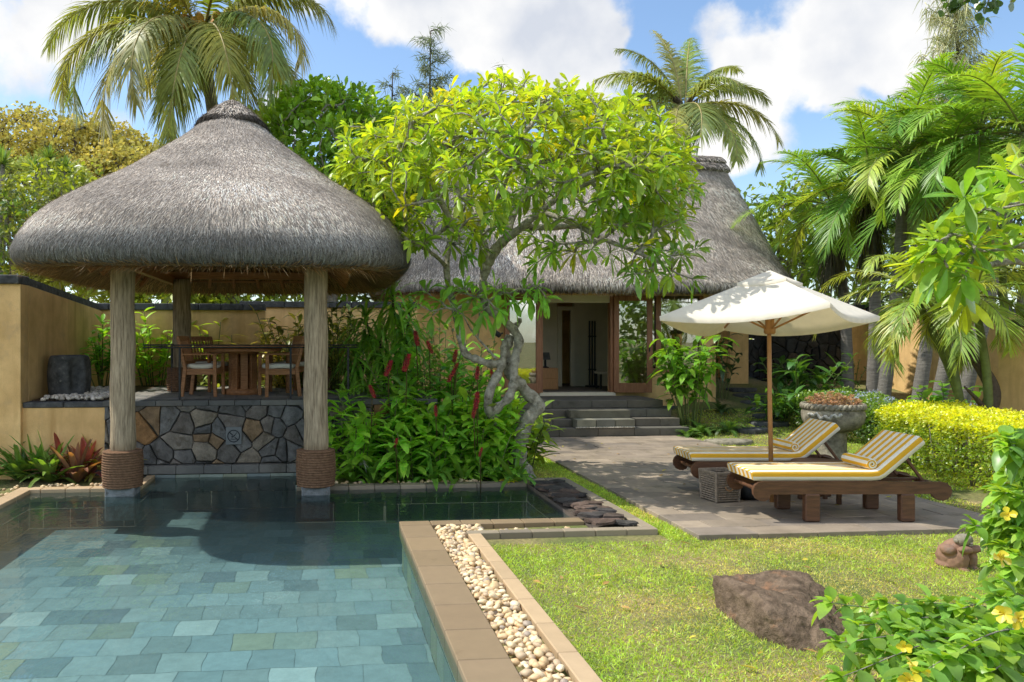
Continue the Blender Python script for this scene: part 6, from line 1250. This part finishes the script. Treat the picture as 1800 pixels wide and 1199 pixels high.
for lb, px, py, d, W_, nb, sp in [('wispy casuarina top above the left of the frangipani crown', 757, 55, 30, 1.7, 46, 0), ('low casuarina branches left of the tall one behind the frangipani', 690, 130, 30, 1.2, 26, 1), ('tiny casuarina tip peeping over the middle of the frangipani crown', 882, 118, 32, .7, 12, 2)]:
    tp = at(px, py, d); casuarina(lb, (tp[0]-.2, tp[1], 0), tp, W_, nb, (.15,.18,.12), seedphase=sp)
tp = at(1672,-90,24); casuarina('pale drooping casuarina above the palms in the top right corner', (tp[0]+1.0, tp[1], 0), tp, 1.5, 70, (.36,.36,.21), droop=1.0, dens=20)
tp = at(1640,90,30); casuarina('bare thin casuarina twigs behind the right palms', (tp[0]+.2, tp[1], 0), tp, .8, 14, (.13,.13,.08), dens=8)
# behind the right-hand garden
for lb, px, py, d, rx, ry, rz, c, L, n in [('yellow-green frangipani behind the right end of the house roof', 1385, 420, 22, 1.7,1.2,1.9, (.17,.25,.03), .28, 110), ('bright green tree behind the right-hand palms', 1490, 440, 24, 2.4,1.5,2.0, (.15,.23,.03), .28, 120), ('dark tree deep behind the areca palms', 1640, 430, 21, 2.4,1.2,2.4, (.045,.085,.018), .28, 130), ('dark leafy tree beyond the right garden wall', 1790, 400, 18, 1.8,1.2,2.4, (.04,.08,.018), .26, 110), ('dark tree behind the palm crowns at upper right', 1650, 280, 20, 2.2,1.0,1.7, (.055,.10,.02), .26, 110)]:
    c0 = at(px, py, d); tree('broadleaf_tree', lb, 'tree', (c0[0], c0[1], 0), c0, (rx,ry,rz), n, 16, L, L*.19, c, 'b', M['leaf'], M['bark'], .16, 'frang', puff=.38, shell=.35, low=-.9, group=BG)
c0 = onY(1332, 600, 30); tree('garden_shrub', 'sunlit bush seen through the gap above the outside steps', 'shrub', (c0[0], c0[1], .2), c0+(0,0,.6), (1.6,1,1.5), 80, 18, .2, .04, (.20,.26,.05), 'b', M['leaf'], M['bark'], .06, puff=.35, shell=.2, low=-.9, group='shrubs behind the garden walls')
# leafy twigs hanging into the top right corner
tw = thing('overhanging_branch', 'dark round-leaved branch hanging into the top right corner', 'branch', at(1745,-80,6.5)); o = np.array(tw.location); s = MB(); l = MB()
for L_ in ([(1745,-80),(1715,-20),(1690,5),(1660,10)],[(1745,-80),(1740,-10),(1732,20)],[(1745,-80),(1700,-40),(1670,-10)],[(1745,-80),(1780,-30),(1776,12)]):
    Q = smooth_path([at(px,py,6.5+.05*i)-o for i, (px,py) in enumerate(L_)], 6); s.tube(Q, np.linspace(.012,.004,len(Q)), 5)
    m_ = 26; i = rng.integers(len(Q)//3,len(Q),m_); leaves(l, Q[i]+rng.normal(size=(m_,3))*.03, nrm(rng.normal(size=(m_,3))+(0,0,-.4)), rng.normal(size=(m_,3)), U(.05,.085,m_), .03, .2, .2, jcol((.05,.10,.025), m_, .3), 'leaf5')
s.build('twigs', M['bark'], tw); l.build('leaves', M['leaf'], tw)
# trees on the viewer's side, seen only as reflections in the doors and the pool
b = MB()
for x, y, zc, rx in [(6,-14,4.0,4.0),(14,-16,3.6,4.2),(-5,-16,4.0,4.0)]:
    c_ = sph(130)*np.array([rx,2.5,3.0])*(U(.3,1,(130,1))**.5)+np.array([x,y,zc]); puffs(b, c_, .8, 14, .5, .13, (.09,.16,.025)); b.tube([(x,y,0),(x+.2,y,zc)], [.3,.15], 8, col=(.1,.08,.06))
b.build('treeline', M['leaf'], kind='stuff')
